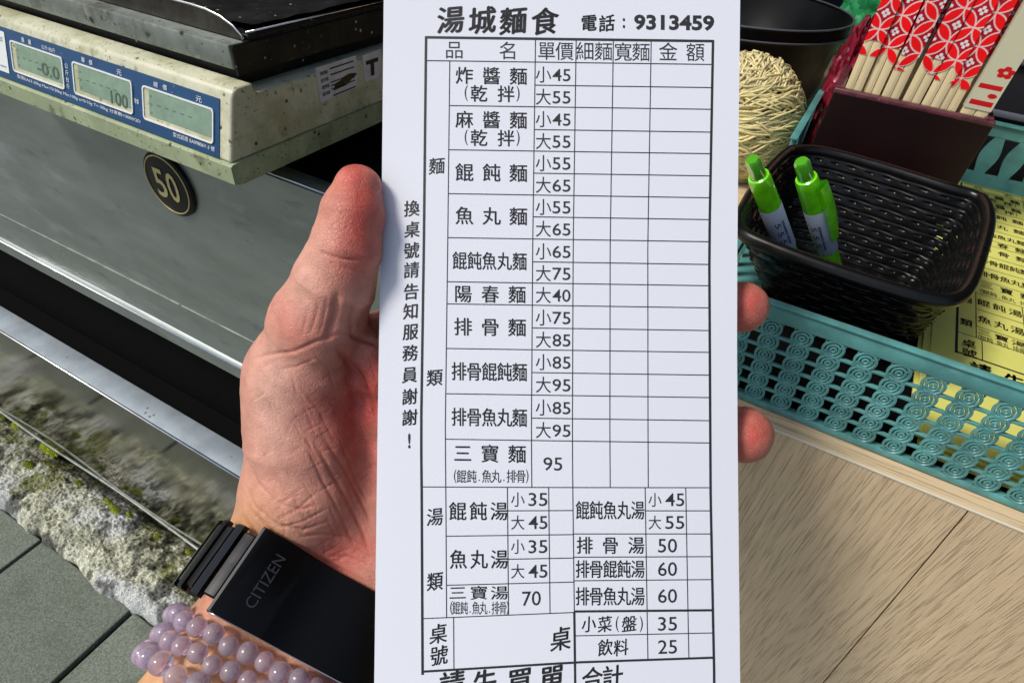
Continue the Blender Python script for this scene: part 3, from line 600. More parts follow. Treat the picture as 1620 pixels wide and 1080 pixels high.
mb = MB(); mb.prism([(x, 0.3085, z) for x, z in fl], (0, 0.0022, 0)); mb.obj('front_flange', mat('brown greasy steel', (0.055, 0.05, 0.04), 0.4, 0.5, var=0.4, vscale=60, bump=0.2, bscale=200), tr)
mb = MB(); mb.tube([(x, 0.3090, z + 0.0004) for x, z in fl[1:]], 0.0009, 6); mb.tube([(-0.378, 0.312, ZP1 + 0.0052), (-0.378, 0.60, ZP1 + 0.0052)], 0.0008, 6); mb.obj('rim_edge', MT['hem'], tr, True)

# ================================================================== TEAL TRAY
TX0, TX1, TY0, TY1, TZ1 = -0.021, 0.285, 0.280, 0.702, 1.0195
ty = thing('teal_tray', 'teal plastic tray basket with openwork rosette front on the oak counter', 'tray basket', (0.13, 0.49, ZC))
def wallp(px, py): return ony(px, py, TY0)
def zline_top(x): return np.interp(x, [0.0082, 0.1238], [1.0223, 1.0195])
zlo, zhi = ZC + 0.0045, 1.0215
mb = MB()
mb.box((TX0, TY0 - 0.0018, zhi - 0.0105), (TX1, TY0 + 0.0018, zhi - 0.0012), 0.0008)
mb.box((TX0 - 0.001, TY0 - 0.0028, zhi - 0.0014), (TX1, TY0 + 0.0020, zhi), 0.0006)
mb.box((TX0, TY0 - 0.002, ZC + 0.0006), (TX1, TY0 + 0.003, ZC + 0.0045), 0.001)
topc = [(1172, 535 - 30 - 28), (1228, 507), (1275, 527), (1322, 542), (1372, 562), (1423, 583), (1478, 604), (1535, 628), (1593, 650)]
xt = [wallp(*p)[0] for p in topc[1:]]; 
botp = [(1195, 618), (1234, 635), (1277, 655), (1320, 672), (1363, 690), (1408, 707), (1457, 727), (1510, 745)]
xb = [wallp(*p)[0] for p in botp]
pt, pb = np.polyfit(range(8), xt, 1), np.polyfit(range(8), xb, 1)
zt, zb = zhi - 0.0152, ZC + 0.0092
for c_ in range(-1, 17):
    for k in range(6):
        f = k / 5.0; x = (np.polyval(pt, c_) * (1 - f) + np.polyval(pb, c_) * f); z = zt * (1 - f) + zb * f
        if x > TX1 - 0.006 or x < TX0 + 0.004: continue
        a = 0.0047; bz = 0.0050
        for (ra, rb, rr) in ((a, bz, 0.00085), (a * 0.60, bz * 0.62, 0.00075), (a * 0.24, bz * 0.26, 0.0008)):
            mb.tube([(x + ra * math.cos(t), TY0 - 0.0008, z + rb * math.sin(t)) for t in np.arange(20) / 20 * 6.28319], rr, 5, True, up=(0, 1, 0.01))
        for s in (-1, 1):
            for ss in (-1, 1):
                mb.tube([(x + s * (a * 0.55 + 0.0021 * math.cos(t)), TY0 - 0.0006, z + ss * (bz * 0.72) + 0.0016 * math.sin(t)) for t in np.arange(10) / 10 * 6.28319], 0.0005, 4, True, up=(0, 1, 0.01))
        if k < 5:
            fm = (k + 0.5) / 5.0; xm = (np.polyval(pt, c_) * (1 - fm) + np.polyval(pb, c_) * fm); zm = zt * (1 - fm) + zb * fm
            mb.box((xm - 0.0008, TY0 - 0.0012, zm - 0.0032), (xm + 0.0008, TY0 + 0.0008, zm + 0.0032))
            xn = (np.polyval(pt, c_ + 1) * (1 - fm) + np.polyval(pb, c_ + 1) * fm)
            mb.box((xm - 0.001, TY0 - 0.0011, zm - 0.0008), (min(xn + 0.001, TX1 - 0.002), TY0 + 0.0011, zm + 0.0008), 0.0003, 1)
mb.obj('front_lattice', MT['teal'], ty, 40)
mb = MB(); mb.box((TX0 + 0.004, TY0 + 0.004, ZC + 0.0006), (TX1, TY1, ZC + 0.0020)); mb.obj('tray_floor', MT['teal'], ty)
mb = MB(); mb.box((TX0 + 0.026, TY0 + 0.006, ZC + 0.0022), (TX1 - 0.004, TY1 - 0.006, ZC + 0.0034)); mb.obj('shade_sheet', MT['black'], ty)  # black sheet stands in for the shade seen through the lattice
SHR = Matrix(((1, 0.0213, 0, -0.0213 * TY0), (0, 1, 0, 0), (0, 0, 1, 0), (0, 0, 0, 1)))
SX = 0.0213 * (TY1 - TY0)
# left end wall with pierced slots, back wall with waisted slots
mb = MB(); mb.box((TX0 - 0.002, 0.53, zhi - 0.010), (TX0 + 0.002, TY1 - 0.02, zhi - 0.001), 0.001, M4=SHR); mb.box((TX0 - 0.003, 0.525, zhi - 0.0015), (TX0 + 0.003, TY1 - 0.02, zhi + 0.0008), 0.0008, M4=SHR)
mb.box((TX0 - 0.002, TY0 + 0.004, zhi - 0.034), (TX0 + 0.002, 0.526, zhi - 0.022), 0.001, M4=SHR)
for y in np.arange(TY0 + 0.01, TY1 - 0.02, 0.016): mb.box((TX0 - 0.0012, y, ZC + 0.004), (TX0 + 0.0012, y + 0.005, zhi - (0.009 if y > 0.525 else 0.030)), M4=SHR)
mb.tube([(TX0 + SX + 0.022 - 0.022 * math.cos(t), TY1 - 0.022 + 0.022 * math.sin(t), zhi - 0.0005) for t in np.linspace(0, 1.5708, 10)], 0.0022, 8)
P = np.array([[(TX0 + SX + 0.022 - 0.0225 * math.cos(t), TY1 - 0.022 + 0.0225 * math.sin(t), z) for z in (ZC + 0.003, zhi - 0.001)] for t in np.linspace(0, 1.5708, 10)]); mb.grid(P)
mb.obj('end_wall', MT['teal'], ty, 40)
mb = MB(); mb.box((TX0 + SX + 0.02, TY1 - 0.002, zhi - 0.012), (TX1, TY1 + 0.002, zhi - 0.001), 0.001); mb.box((TX0 + SX + 0.02, TY1 - 0.004, zhi - 0.0015), (TX1, TY1 + 0.005, zhi + 0.0008), 0.0008)
mb.box((TX0 + SX + 0.02, TY1 - 0.002, ZC + 0.003), (TX1, TY1 + 0.002, ZC + 0.022))
z0_, z1_ = ZC + 0.0215, zhi - 0.0115; xx = 0.0
for k in range(14):
    xc = 0.006 + 0.0205 * k          # webs between slots bulge at mid height (the slots are waisted)
    L_, R_ = [], []
    for s in np.linspace(0, 1, 9):
        hw = 0.0042 + 0.0036 * math.sin(math.pi * s) ** 1.5; z = z0_ + (z1_ - z0_) * s; L_.append((xc - hw, TY1 - 0.0018, z)); R_.append((xc + hw, TY1 - 0.0018, z))
    mb.prism(R_ + L_[::-1], (0, 0.0034, 0))
mb.obj('back_wall', MT['teal'], ty)

# ------------------------------------------------------------------ yellow order slips in the tray
ZS = ZC + 0.0105
ysl = thing('yellow_order_slips', 'stack of yellow printed order slips lying in the teal tray', 'order slips', (0.2, 0.55, ZC + 0.0035))
O = np.array([0.1264, 0.3855]); UV_ = np.array([0.9995, -0.012]); VV_ = np.array([0.045, 0.999])
def ymap(X, Y, dz=0.0001):
    X = np.asarray(X, float); Y = np.asarray(Y, float)
    p = O[None] + ((X - 670) * 0.00030)[:, None] * UV_ + ((1055 - Y) * 0.000315)[:, None] * VV_
    return np.concatenate([p, np.full((len(p), 1), ZS + dz)], 1)
for k in range(7):
    z1 = ZS - 0.0010 * k; r = random.uniform(-0.006, 0.006); sx = [0, -0.004, 0.001, -0.006, 0.0015, -0.003, 0.0][k]
    c4 = ymap(np.array([622, 1190, 1190, 622]), np.array([1345, 1345, -85, -85]), 0)[:, :2]; c4 = c4 + np.array([sx, 0.001 * k * (1 if k % 2 else -1)])
    mb = MB(); mb.prism([(*p, z1 - 0.0009) for p in c4], (0, 0, 0.0009)); mb.obj('slip_sheet', MT['yellow_paper'], ysl)
tx, ln = MB(), MB(); order_form(ln, tx, ymap, ident, True)
ln.obj('ruled_lines', MT['ink'], ysl); tx.obj('printed_text', MT['ink'], ysl)

# ------------------------------------------------------------------ black woven basket
ZR = 1.030
bk = thing('woven_basket', 'small black woven plastic basket holding two green pens', 'basket', (0.05, 0.425, ZC + 0.0035))
def closed_curve(ctrl, n):
    c = np.array(ctrl, float); m = len(c); out = []
    for i in range(m):
        p0, p1, p2, p3 = c[(i - 1) % m], c[i], c[(i + 1) % m], c[(i + 2) % m]
        for t in np.linspace(0, 1, 24, endpoint=False): out.append(0.5 * ((2 * p1) + (p2 - p0) * t + (2 * p0 - 5 * p1 + 4 * p2 - p3) * t * t + (3 * p1 - p0 - 3 * p2 + p3) * t ** 3))
    out = np.array(out); d = np.r_[0, np.cumsum(np.linalg.norm(np.diff(np.vstack([out, out[:1]]), axis=0), axis=1))]
    s = np.linspace(0, d[-1], n, endpoint=False); o2 = np.vstack([out, out[:1]]); return np.stack([np.interp(s, d, o2[:, k]) for k in (0, 1)], 1)
RIMPX = [(1170, 345), (1176, 322), (1205, 272), (1240, 236), (1262, 228), (1310, 232), (1400, 256), (1500, 287), (1545, 300), (1566, 314), (1573, 345), (1560, 400), (1543, 446), (1520, 466), (1482, 466), (1400, 444), (1300, 411), (1215, 379), (1180, 362)]
NU = 704
rim = closed_curve([onz(*p, ZR)[:2] for p in RIMPX], NU); cen = rim.mean(0)
bot = closed_curve([(0.0115, 0.395), (0.011, 0.43), (0.012, 0.462), (0.022, 0.472), (0.06, 0.472), (0.096, 0.470), (0.105, 0.460), (0.105, 0.43), (0.104, 0.398), (0.095, 0.388), (0.06, 0.388), (0.022, 0.388)], NU)
# align the start of the bottom ring with the rim by angle
def byangle(c, cn):
    a = np.arctan2(c[:, 1] - cn[1], c[:, 0] - cn[0]); k = np.argsort(a); return c[k]
rim, bot = byangle(rim, cen), byangle(bot, bot.mean(0))
ang = np.linspace(-math.pi, math.pi, NU, endpoint=False)
def resamp(c):
    cn = c.mean(0); a = np.arctan2(c[:, 1] - cn[1], c[:, 0] - cn[0]); k = np.argsort(a); a = a[k]; c = c[k]
    d = np.r_[0, np.cumsum(np.linalg.norm(np.diff(np.vstack([c, c[:1]]), axis=0), axis=1))]; s = np.linspace(0, d[-1], NU, endpoint=False); o2 = np.vstack([c, c[:1]])
    return np.stack([np.interp(s, d, o2[:, k]) for k in (0, 1)], 1)
rim, bot = resamp(rim), resamp(bot)
NV = 190; vv = np.linspace(0, 1, NV); zb_ = ZC + 0.0045
prof = vv ** 0.85
nrm = np.roll(rim, -1, 0) - np.roll(rim, 1, 0); nrm = np.stack([nrm[:, 1], -nrm[:, 0]], 1); nrm /= np.linalg.norm(nrm, axis=1)[:, None]
ring = bot[:, None] * (1 - prof)[None, :, None] + (rim - nrm * 0.0040)[:, None] * prof[None, :, None]
zz = zb_ + (ZR - 0.006 - zb_) * vv
rows, cells = 9, 44
ri = np.floor(vv * rows).astype(int); rf = vv * rows - ri
ph = np.arange(NU) / NU * cells * math.pi
bumpv = np.sin(ph[:, None] + (ri % 2)[None] * math.pi) * 0.0006 * (np.sin(math.pi * rf)[None] ** 0.4) + 0.0010 * np.exp(-((rf - 0.62) / 0.07) ** 2)[None] * np.clip(np.sin(ph[:, None] * 2 + (ri % 2)[None] * math.pi) * 3 - 0.6, 0, 1)
groove = -0.0012 * np.exp(-((rf - 0.0) / 0.08) ** 2)[None] - 0.0012 * np.exp(-((rf - 1.0) / 0.08) ** 2)[None]
for sgn, off, nm in ((1, 0.0009, 'outer'), (-1, -0.0009, 'inner')): pass
mb = MB()
outer = np.concatenate([ring + nrm[:, None] * (0.0012 + bumpv + groove)[..., None], np.broadcast_to(zz[None, :, None], (NU, NV, 1))], 2)
inner = np.concatenate([ring - nrm[:, None] * (0.0012 - bumpv + groove)[..., None], np.broadcast_to(zz[None, :, None], (NU, NV, 1))], 2)
fo = []
def slit(i, j):      # small open slits where strands part
    r_ = int(vv[j] * rows); f_ = vv[j] * rows - r_; u_ = (i / NU * cells + 0.5 * (r_ % 2)) % 1.0
    return r_ in (4, 5, 6, 7) and f_ < 0.12 and 0.25 < u_ < 0.72
for G, flip in ((outer, False), (inner, True)):
    base = mb.n; f = []
    for i in range(NU):
        for j in range(NV - 1):
            if slit(i, j): continue
            qd = (i * NV + j, ((i + 1) % NU) * NV + j, ((i + 1) % NU) * NV + j + 1, i * NV + j + 1); f.append(qd[::-1] if flip else qd)
    mb.add(G.reshape(-1, 3), f)
mb.obj('woven_wall', MT['basket'], bk, 50)
mb = MB(); rp = np.concatenate([rim, np.full((NU, 1), ZR - 0.003)], 1)
rr = []
th = np.arange(12) / 12 * 6.28319
P = np.stack([np.concatenate([rim + nrm * (-0.0012 + 0.0038 * math.cos(t)), np.full((NU, 1), ZR - 0.0042 + 0.0042 * math.sin(t))], 1) for t in list(th) + [th[0]]], 1)
mb.grid(P, closed_u=True); mb.obj('rim', MT['basket'], bk, True)
mb = MB(); b3 = np.concatenate([bot, np.full((NU, 1), zb_ + 0.0005)], 1); mb.add(b3, [tuple(range(NU))]); mb.obj('basket_floor', MT['basket'], bk)

# ------------------------------------------------------------------ pens standing in the basket
def make_pen(label, ptop, ptop_z, pbot, dbot, twist, dark):
    a = onz(*ptop, ptop_z); b = onz(*pbot, dbot); ax = a - b; ax /= np.linalg.norm(ax)
    d_top = w2px(a)[2]
    r = 17.5 / FPX * (d_top + 0.012)             # barrel radius as seen
    t = thing('ballpoint_pen', label, 'pen', a - ax * 0.13)
    Rm = Vector(ax).to_track_quat('Z', 'Y').to_matrix().to_4x4(); M4 = Matrix.Translation(Vector(a)) @ Rm
    mb = MB(); mb.lathe([(0, -0.0005), (r * .52, -0.0008), (r * .66, -0.0026), (r * .70, -0.016), (r * .70, -0.022)], 28, M4); mb.obj('plunger', MT['lime_dark'], t, 50)
    mb = MB(); mb.lathe([(r * .72, -0.0145), (r * .90, -0.0150), (r * .98, -0.0175), (r, -0.022), (r * 1.03, -0.048), (r * 1.0, -0.060), (r * .93, -0.12), (r * .5, -0.138), (r * .12, -0.145)], 36, M4); mb.obj('barrel', MT['lime'], t, 50)
    mb = MB(); mb.lathe([(r * 1.03, -0.0415), (r * 1.055, -0.042), (r * 1.045, -0.082), (r * 1.0, -0.083)], 36, M4); lb = mb.obj('label_band', MT['pen_label'], t, 50)
    lc = np.array(Rm.to_3x3()).T @ (np.array([0, 0, H]) - a); lr = np.array(Rm.to_3x3()).T @ RW[:, 0]; fc = math.atan2(lc[1], lc[0]); sg = 1.0 if lc[0] * lr[1] - lc[1] * lr[0] > 0 else -1.0
    # clip: a curved lime strip along one side
    mb = MB(); u = np.linspace(0, 1, 14); ang0 = fc + (sg * 0.95 if dark else math.pi)
    P = []
    for s in u:
        z = -0.020 - 0.050 * s; rad = r * (1.25 + 0.45 * math.sin(math.pi * (0.25 + 0.65 * s))); 
        P.append([(rad * math.cos(ang0 + w_), rad * math.sin(ang0 + w_), z) for w_ in (-0.42, -0.2, 0.0, 0.2, 0.42)] + [(r * .98 * math.cos(ang0 + w_), r * .98 * math.sin(ang0 + w_), z) for w_ in (0.42, -0.42)] + [(rad * math.cos(ang0 - 0.42), rad * math.sin(ang0 - 0.42), z)])
    P = np.array(P); P = P @ np.array(Rm.to_3x3()).T + a; mb.grid(P); mb.obj('clip', MT['lime'], t, 40)
    # print wrapped round the band
    ib = MB()
    def wrap(X, Y):     # X along circumference (m), Y along axis downwards (m, from top)
        an = fc + sg * (X / (r * 1.06) + (-0.55 if dark else 0.1)); rr = r * 1.066; v = np.stack([rr * np.cos(an), rr * np.sin(an), -Y], -1); return v @ np.array(Rm.to_3x3()).T + a
    put_fit(ib, lambda X, Y: wrap(-Y, X), '5 5 5', 0.0530, -0.0012, 0.0740, 0.0022, 0.01)
    put_fit(ib, lambda X, Y: wrap(-Y, X), 'EEMEHEM', 0.0530, -0.0038, 0.0760, -0.0022, 0.03)
    if dark: put_fit(ib, lambda X, Y: wrap(-Y, X), 'IIIIIIII', 0.0500, 0.0026, 0.0790, 0.0062, 0.05)
    ib.obj('label_print', MT['dark_ink'], lb)
    return t
make_pen('lime green click pen at the left end of the black basket', (1189, 250), 1.062, (1262, 440), 0.968, -1.75, False)
make_pen('lime green click pen with raised clip, right one in the black basket', (1267, 253), 1.058, (1322, 440), 0.966, -1.75, True)

# ------------------------------------------------------------------ chopstick box and chopsticks
YC = 0.560; ZT = 1.0560
cx0, cx1 = -0.0018, 0.1115
cb = thing('chopstick_box', 'burgundy lacquered open box holding wrapped chopsticks behind the basket', 'chopstick box', ((cx0 + cx1) / 2, YC + 0.04, ZC + 0.0035))
mb = MB(); zb2 = ZC + 0.004
mb.box((cx0, YC, zb2), (cx1, YC + 0.006, ZT - 0.002), 0.0008); mb.box((cx0, YC + 0.078, zb2), (cx1, YC + 0.084, ZT - 0.002), 0.0008)
mb.box((cx0 + 0.0002, YC + 0.0062, zb2), (cx0 + 0.006, YC + 0.0778, ZT - 0.002), 0.0008); mb.box((cx1 - 0.006, YC + 0.0062, zb2), (cx1 - 0.0002, YC + 0.0778, ZT - 0.002), 0.0008)
mb.box((cx0 + 0.006, YC + 0.006, zb2), (cx1 - 0.006, YC + 0.078, zb2 + 0.004)); mb.obj('box_walls', MT['burgundy'], cb)
mb = MB(); mb.box((cx0 - 0.0004, YC - 0.0004, ZT - 0.0045), (cx1 + 0.0004, YC + 0.0064, ZT), 0.0014, 3); mb.box((cx0 - 0.0004, YC + 0.0066, ZT - 0.0045), (cx0 + 0.0064, YC + 0.084, ZT), 0.0014, 3); mb.box((cx1 - 0.0064, YC + 0.0066, ZT - 0.0045), (cx1 + 0.0004, YC + 0.084, ZT), 0.0014, 3)
mb.obj('box_rim', MT['burgundy_rim'], cb, 50)

def shippo(u, v, L):        # interlocking-circle print: red petals, white arcs, four-dot flowers. u, v metres
    a = (u + v) / math.sqrt(2) / L; b = (v - u) / math.sqrt(2) / L
    fa, fb = a - np.floor(a), b - np.floor(b); R = 0.7071; w_ = 0.030
    cnt = 0; line = np.zeros_like(u, bool)
    for ca in (0, 1):
        for cb_ in (0, 1):
            d = np.hypot(fa - ca, fb - cb_); cnt = cnt + (d < R); line |= np.abs(d - R) < w_
    na, nb = a - np.round(a), b - np.round(b); dot = np.zeros_like(u, bool)
    for k in range(4):
        an = math.pi / 4 + k * math.pi / 2; dot |= np.hypot(na - 0.115 * math.cos(an), nb - 0.115 * math.sin(an)) < 0.075
    col = np.where((cnt >= 2)[..., None], np.array([0.95, 0.004, 0.008]), np.array([0.45, 0.003, 0.020]))
    col = np.where(line[..., None], np.array([0.80, 0.60, 0.56]), col); col = np.where(dot[..., None], np.array([0.82, 0.76, 0.74]), col)
    return col, cnt, line
def chop_pair(x, y, label, kind, zstart, group, yaw=0.0, lean=0.0, ztop=1.172, ushift=0.0, fade=1.0):
    t = thing('chopstick_pair', label, 'chopsticks', (0, 0, 0), group)
    t.location = (x, y, zb2 + 0.004); t.rotation_euler = (random.uniform(-0.02, 0.02), lean, yaw)
    base = zb2 + 0.004; Hh = ztop - base; W2 = 0.0063; D2 = 0.0026
    for s in (-1, 1):
        mb = MB(); mb.box((s * 0.00315 - 0.0030, -D2, 0), (s * 0.00315 + 0.0030, D2, Hh), 0.0006, 2); o = mb.obj('stick', MT['bamboo'], None, 40); o.parent = t
    nu, nv = 44, int((Hh - (zstart - base)) / 0.00030)
    uu = np.linspace(-W2 - 0.0002, W2 + 0.0002, nu); vs = np.linspace(zstart - base, Hh, nv); U, V = np.meshgrid(uu, vs, indexing='ij')
    mb = MB()
    if kind == 'red':
        c, cnt, line = shippo(U + ushift, V + base - 1.0, 0.0155); edge = zstart - base + 0.0115; keep = (V > edge) | (cnt >= 2)
        # lower edge is cut along the petals
        keep &= (V > zstart - base + 0.001); wrap_d = 1
    else:
        c = np.broadcast_to(np.array([0.62, 0.60, 0.42]), U.shape + (3,)).copy(); keep = np.ones_like(U, bool); v0 = V - (zstart - base)
        red = np.array([0.60, 0.008, 0.012])
        for (h0, h1) in ((0.003, 0.0065), (0.0145, 0.018), (0.090, 0.094)): c[(v0 > h0) & (v0 < h1) & (np.abs(U) < 0.0055)] = red
        for k in range(5):
            for (cxx, cyy) in ((0.0028, 0.0270), (0.001, 0.105)):
                an = k * 1.2566 + 0.3; c[np.hypot(U - cxx - 0.0026 * math.cos(an), v0 - cyy - 0.0026 * math.sin(an)) < 0.0017] = red
        c[np.hypot((U - 0.003) / 1.2, v0 - 0.0105) < 0.0018] = red
    mb2 = MB(); Pg = np.stack([U, np.full_like(U, -D2 - 0.0005), V], -1); idx = np.arange(nu * nv).reshape(nu, nv)
    k4 = keep[:-1, :-1] & keep[1:, 1:]
    q_ = np.stack([idx[:-1, :-1], idx[1:, :-1], idx[1:, 1:], idx[:-1, 1:]], -1)[k4]
    mb2.add(Pg.reshape(-1, 3), q_.tolist(), c.reshape(-1, 3))
    z0s = zstart - base + (0.014 if kind == 'red' else 0)
    sc_col = np.array([0.40, 0.006, 0.02]) if kind == 'red' else np.array([0.60, 0.58, 0.42])
    for s in (-1, 1): mb2.add([(s * (W2 + 0.0002), -D2 - 0.0005, z0s), (s * (W2 + 0.0002), D2 + 0.0005, z0s), (s * (W2 + 0.0002), D2 + 0.0005, Hh), (s * (W2 + 0.0002), -D2 - 0.0005, Hh)], [(0, 1, 2, 3)], sc_col)
    mb2.add([(-W2, D2 + 0.0005, z0s), (W2, D2 + 0.0005, z0s), (W2, D2 + 0.0005, Hh), (-W2, D2 + 0.0005, Hh)], [(0, 1, 2, 3)], sc_col)
    o = mb2.obj('printed_sleeve', MT['sleeve'], None); o.parent = t
    return t
gname = 'wrapped chopstick pairs standing in the burgundy box'
fx = [0.0125, 0.0262, 0.0400, 0.0535, 0.0670, 0.0805]
for i, x in enumerate(fx):
    chop_pair(x, YC + 0.0145 + 0.002 * (i % 2), f'red patterned chopstick pair, {ORD[i]} from the left in the front row of the box', 'red', 1.0790 - 0.0015 * i - 0.0015 * (i % 3), gname, random.uniform(-0.12, 0.12), random.uniform(-0.012, 0.012) , 1.170, 0.0135 * i)
chop_pair(0.0965, YC + 0.0135, 'white striped chopstick pair with red blossom at right front of the box', 'white', 1.0590, gname, 0.05, 0.015, 1.160).scale = (1.4, 1.2, 1)
for i, x in enumerate([0.0105, 0.0235, 0.0370, 0.0505, 0.0640, 0.0775, 0.0920]):
    chop_pair(x, YC + 0.0290 + 0.0015 * (i % 2), f'red patterned chopstick pair, {ORD[i]} from the left in the middle row of the box', 'red', 1.088, gname, random.uniform(-0.3, 0.3), random.uniform(-0.02, 0.02), 1.166 + 0.004 * (i % 3), 0.0135 * i + 0.006)
for i, x in enumerate([0.012, 0.030, 0.048, 0.066, 0.084, 0.0975]):
    chop_pair(x, YC + 0.0480 + 0.003 * (i % 2), f'red patterned chopstick pair, {ORD[i]} from the left in the rear row of the box', 'red', 1.086, gname, random.uniform(-0.5, 0.5), random.uniform(-0.02, 0.02), 1.170, 0.0135 * i)

# ------------------------------------------------------------------ back of the counter: pot, noodle bundle, bags, crate
PC = np.array([-0.150, 0.850]); PR = 0.1395; PZ = 1.0560
pot = thing('black_pot', 'large black bowl-shaped pot behind the cream noodle bundle', 'pot', (PC[0], PC[1], ZC))
mb = MB(); mb.lathe([(0.0, ZC + 0.001), (PR * .86, ZC + 0.001), (PR * .92, ZC + 0.03), (PR * .95, PZ - 0.018), (PR * .965, PZ - 0.014), (PR * 1.0, PZ - 0.012), (PR * 1.005, PZ - 0.002), (PR * .99, PZ), (PR * .95, PZ - 0.002), (PR * .93, PZ - 0.012), (PR * .80, ZC + 0.035), (PR * .6, ZC + 0.012), (0, ZC + 0.010)], 96, Matrix.Translation((PC[0], PC[1], 0))); mb.obj('pot_body', MT['pot'], pot, 40)
mb = MB(); th = np.arange(96) / 96 * 6.28319
mb.tube([(PC[0] + PR * 1.006 * math.cos(t), PC[1] + PR * 1.006 * math.sin(t), PZ - 0.0125) for t in th], 0.0009, 6, True); mb.tube([(PC[0] + PR * 0.995 * math.cos(t), PC[1] + PR * 0.995 * math.sin(t), PZ - 0.0002) for t in th], 0.0012, 6, True); mb.obj('pot_rim', MT['grey_rim'], pot, True)

nb_c = atd(1168, 190, 0.56); nbr = 0.0560
nb = thing('noodle_bundle', 'round bundle of cream noodle strands left of the black basket', 'noodles', (nb_c[0], nb_c[1], ZC))
vdir = np.array([0, 0, H]) - nb_c; vdir /= np.linalg.norm(vdir); rgt = RW[:, 0]; upv = RW[:, 1]
mb = MB()
for k in range(2300):
    n0 = RNG.normal(size=3); n0 /= np.linalg.norm(n0)
    if n0.dot(vdir) < -0.35: continue
    x_, y_ = n0.dot(rgt), n0.dot(upv); wgt = np.clip((y_ + 0.15) * 1.6 + x_ * 0.4, 0, 1)      # fanned out above, wavy bands below
    d = (rgt * (1.0 + 0.15 * RNG.normal()) + upv * 0.22 * RNG.normal()) * (1 - wgt) + (rgt * (x_ + 0.25) + upv * (y_ + 0.25) + 0.30 * RNG.normal(size=3)) * wgt
    d -= n0 * d.dot(n0); d /= np.linalg.norm(d) + 1e-9
    s_ = np.cross(n0, d); ln_ = (0.010 + 0.010 * RNG.random()) * (1.25 - 0.4 * wgt); pts = []
    amp = (0.0008 + 0.0016 * RNG.random()) * (2.6 if y_ < -0.55 else 1.0); phs = RNG.random() * 6.28; r0 = 0.92 + 0.07 * RNG.random(); flare = 0.10 * wgt * RNG.random()
    for u in np.linspace(-1, 1, 9):
        p = n0 + (d * u * ln_ + s_ * amp * math.sin(phs + u * 2.8)) / nbr; p = p / np.linalg.norm(p)
        q_ = nb_c + p * nbr * (r0 + 0.03 * math.cos(u * 1.9) + flare * max(0, u)); q_[2] = max(q_[2], ZC + 0.002); pts.append(q_)
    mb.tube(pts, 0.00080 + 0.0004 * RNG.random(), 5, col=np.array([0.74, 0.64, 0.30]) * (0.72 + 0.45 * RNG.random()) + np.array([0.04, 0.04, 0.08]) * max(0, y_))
mb.obj('strands', MT['noodle'], nb, True)
mb = MB(); mb.lathe([(0.0, nbr * 0.88), (nbr * 0.45, nbr * 0.76), (nbr * 0.76, nbr * 0.45), (nbr * 0.88, 0.0), (nbr * 0.8, -nbr * 0.4), (nbr * 0.7, ZC + 0.001 - nb_c[2])], 40, Matrix.Translation(Vector(nb_c))); mb.obj('core', mat('inner strand core', (0.40, 0.33, 0.14), 0.8, var=0.4, vscale=200), nb, True)

def crumple(name, label, cat, c, sx, sy, sz, m, seed, n=60):
    u = np.linspace(0, 1, n); A, B = np.meshgrid(u, u, indexing='ij'); th_ = A * 6.28319; ph_ = B * 3.14159
    D = np.stack([np.sin(ph_) * np.cos(th_), np.sin(ph_) * np.sin(th_), np.cos(ph_)], -1)
    r = 0.75 + 0.45 * np.abs(fbm(D + seed, 2.2, 4, seed) - 0.5) * 2 + 0.25 * np.abs(vnoise(D + seed, 6, seed + 3) - 0.5)
    mb = MB(); mb.grid(D * r[..., None] * np.array([sx, sy, sz]) + np.array(c)); o = mb.obj(name, m, None, 25)
    return tag(o, label, cat)
crumple('plastic_bag', 'crumpled dark red plastic bag between the pot and the chopsticks', 'plastic bag', (0.004, 0.700, ZC + 0.070), 0.020, 0.050, 0.072, MT['red_bag'], 3)
crumple('plastic_bag', 'crumpled bright green plastic bag behind the black pot', 'plastic bag', (0.012, 1.06, ZC + 0.090), 0.060, 0.05, 0.092, MT['green_bag'], 8)
crumple('plastic_bag', 'pale mint plastic bag beside the bright green bag', 'plastic bag', (0.036, 0.98, ZC + 0.075), 0.026, 0.035, 0.082, MT['mint_bag'], 12)
cr = thing('plastic_crate', 'dark grey plastic crate behind the teal tray at the right edge', 'crate', (0.3, 0.86, ZC))
mb = MB(); mb.box((0.135, 0.735, ZC + 0.0005), (0.55, 1.05, ZC + 0.11), 0.004); mb.obj('crate_body', MT['grey_box'], cr, 40)
mb = MB()
for z in (0.066, 0.112): mb.box((0.131, 0.730, ZC + z), (0.554, 0.7345, ZC + z + 0.006), 0.0015)
mb.obj('crate_rim', MT['grey_rim'], cr, 40)

# ================================================================== HAND-HELD WHITE ORDER SLIP
def pdepth(px, py):
    px = np.asarray(px, float); py = np.asarray(py, float)
    return 0.2036 - 0.0052 * py / 1080.0 + 0.0018 * ((px - 885) / 285.0) ** 2 * np.clip(py / 1080.0, 0, 1.2) - 0.0010 * np.sin((py - 60) / 1080 * 3.6) * (0.6 + 0.4 * np.sin((px - 640) / 570 * 2.6)) + 0.0011 * np.exp(-((px - 600) / 60) ** 2 - ((py - 360) / 150) ** 2)
def pmap(X, Y, off=-0.00009):
    d = pdepth(X, Y) + off; X = np.asarray(X, float); Y = np.asarray(Y, float)
    return cam2w(np.stack([(X - CX) / FPX * d, -(Y - CY) / FPX * d, d], -1))
pap = thing('order_slip', 'white printed noodle order slip held upright in the hand', 'order slip', pmap(np.array([880.]), np.array([1130.]), 0)[0])
PE_Y = [-30, 0, 300, 400, 540, 700, 1080, 1140]; PE_L = [607.5, 607, 604, 602.5, 599.5, 597, 592, 591.5]; PE_R = [1171.5, 1171, 1167.5, 1166.5, 1166, 1167, 1171, 1172]
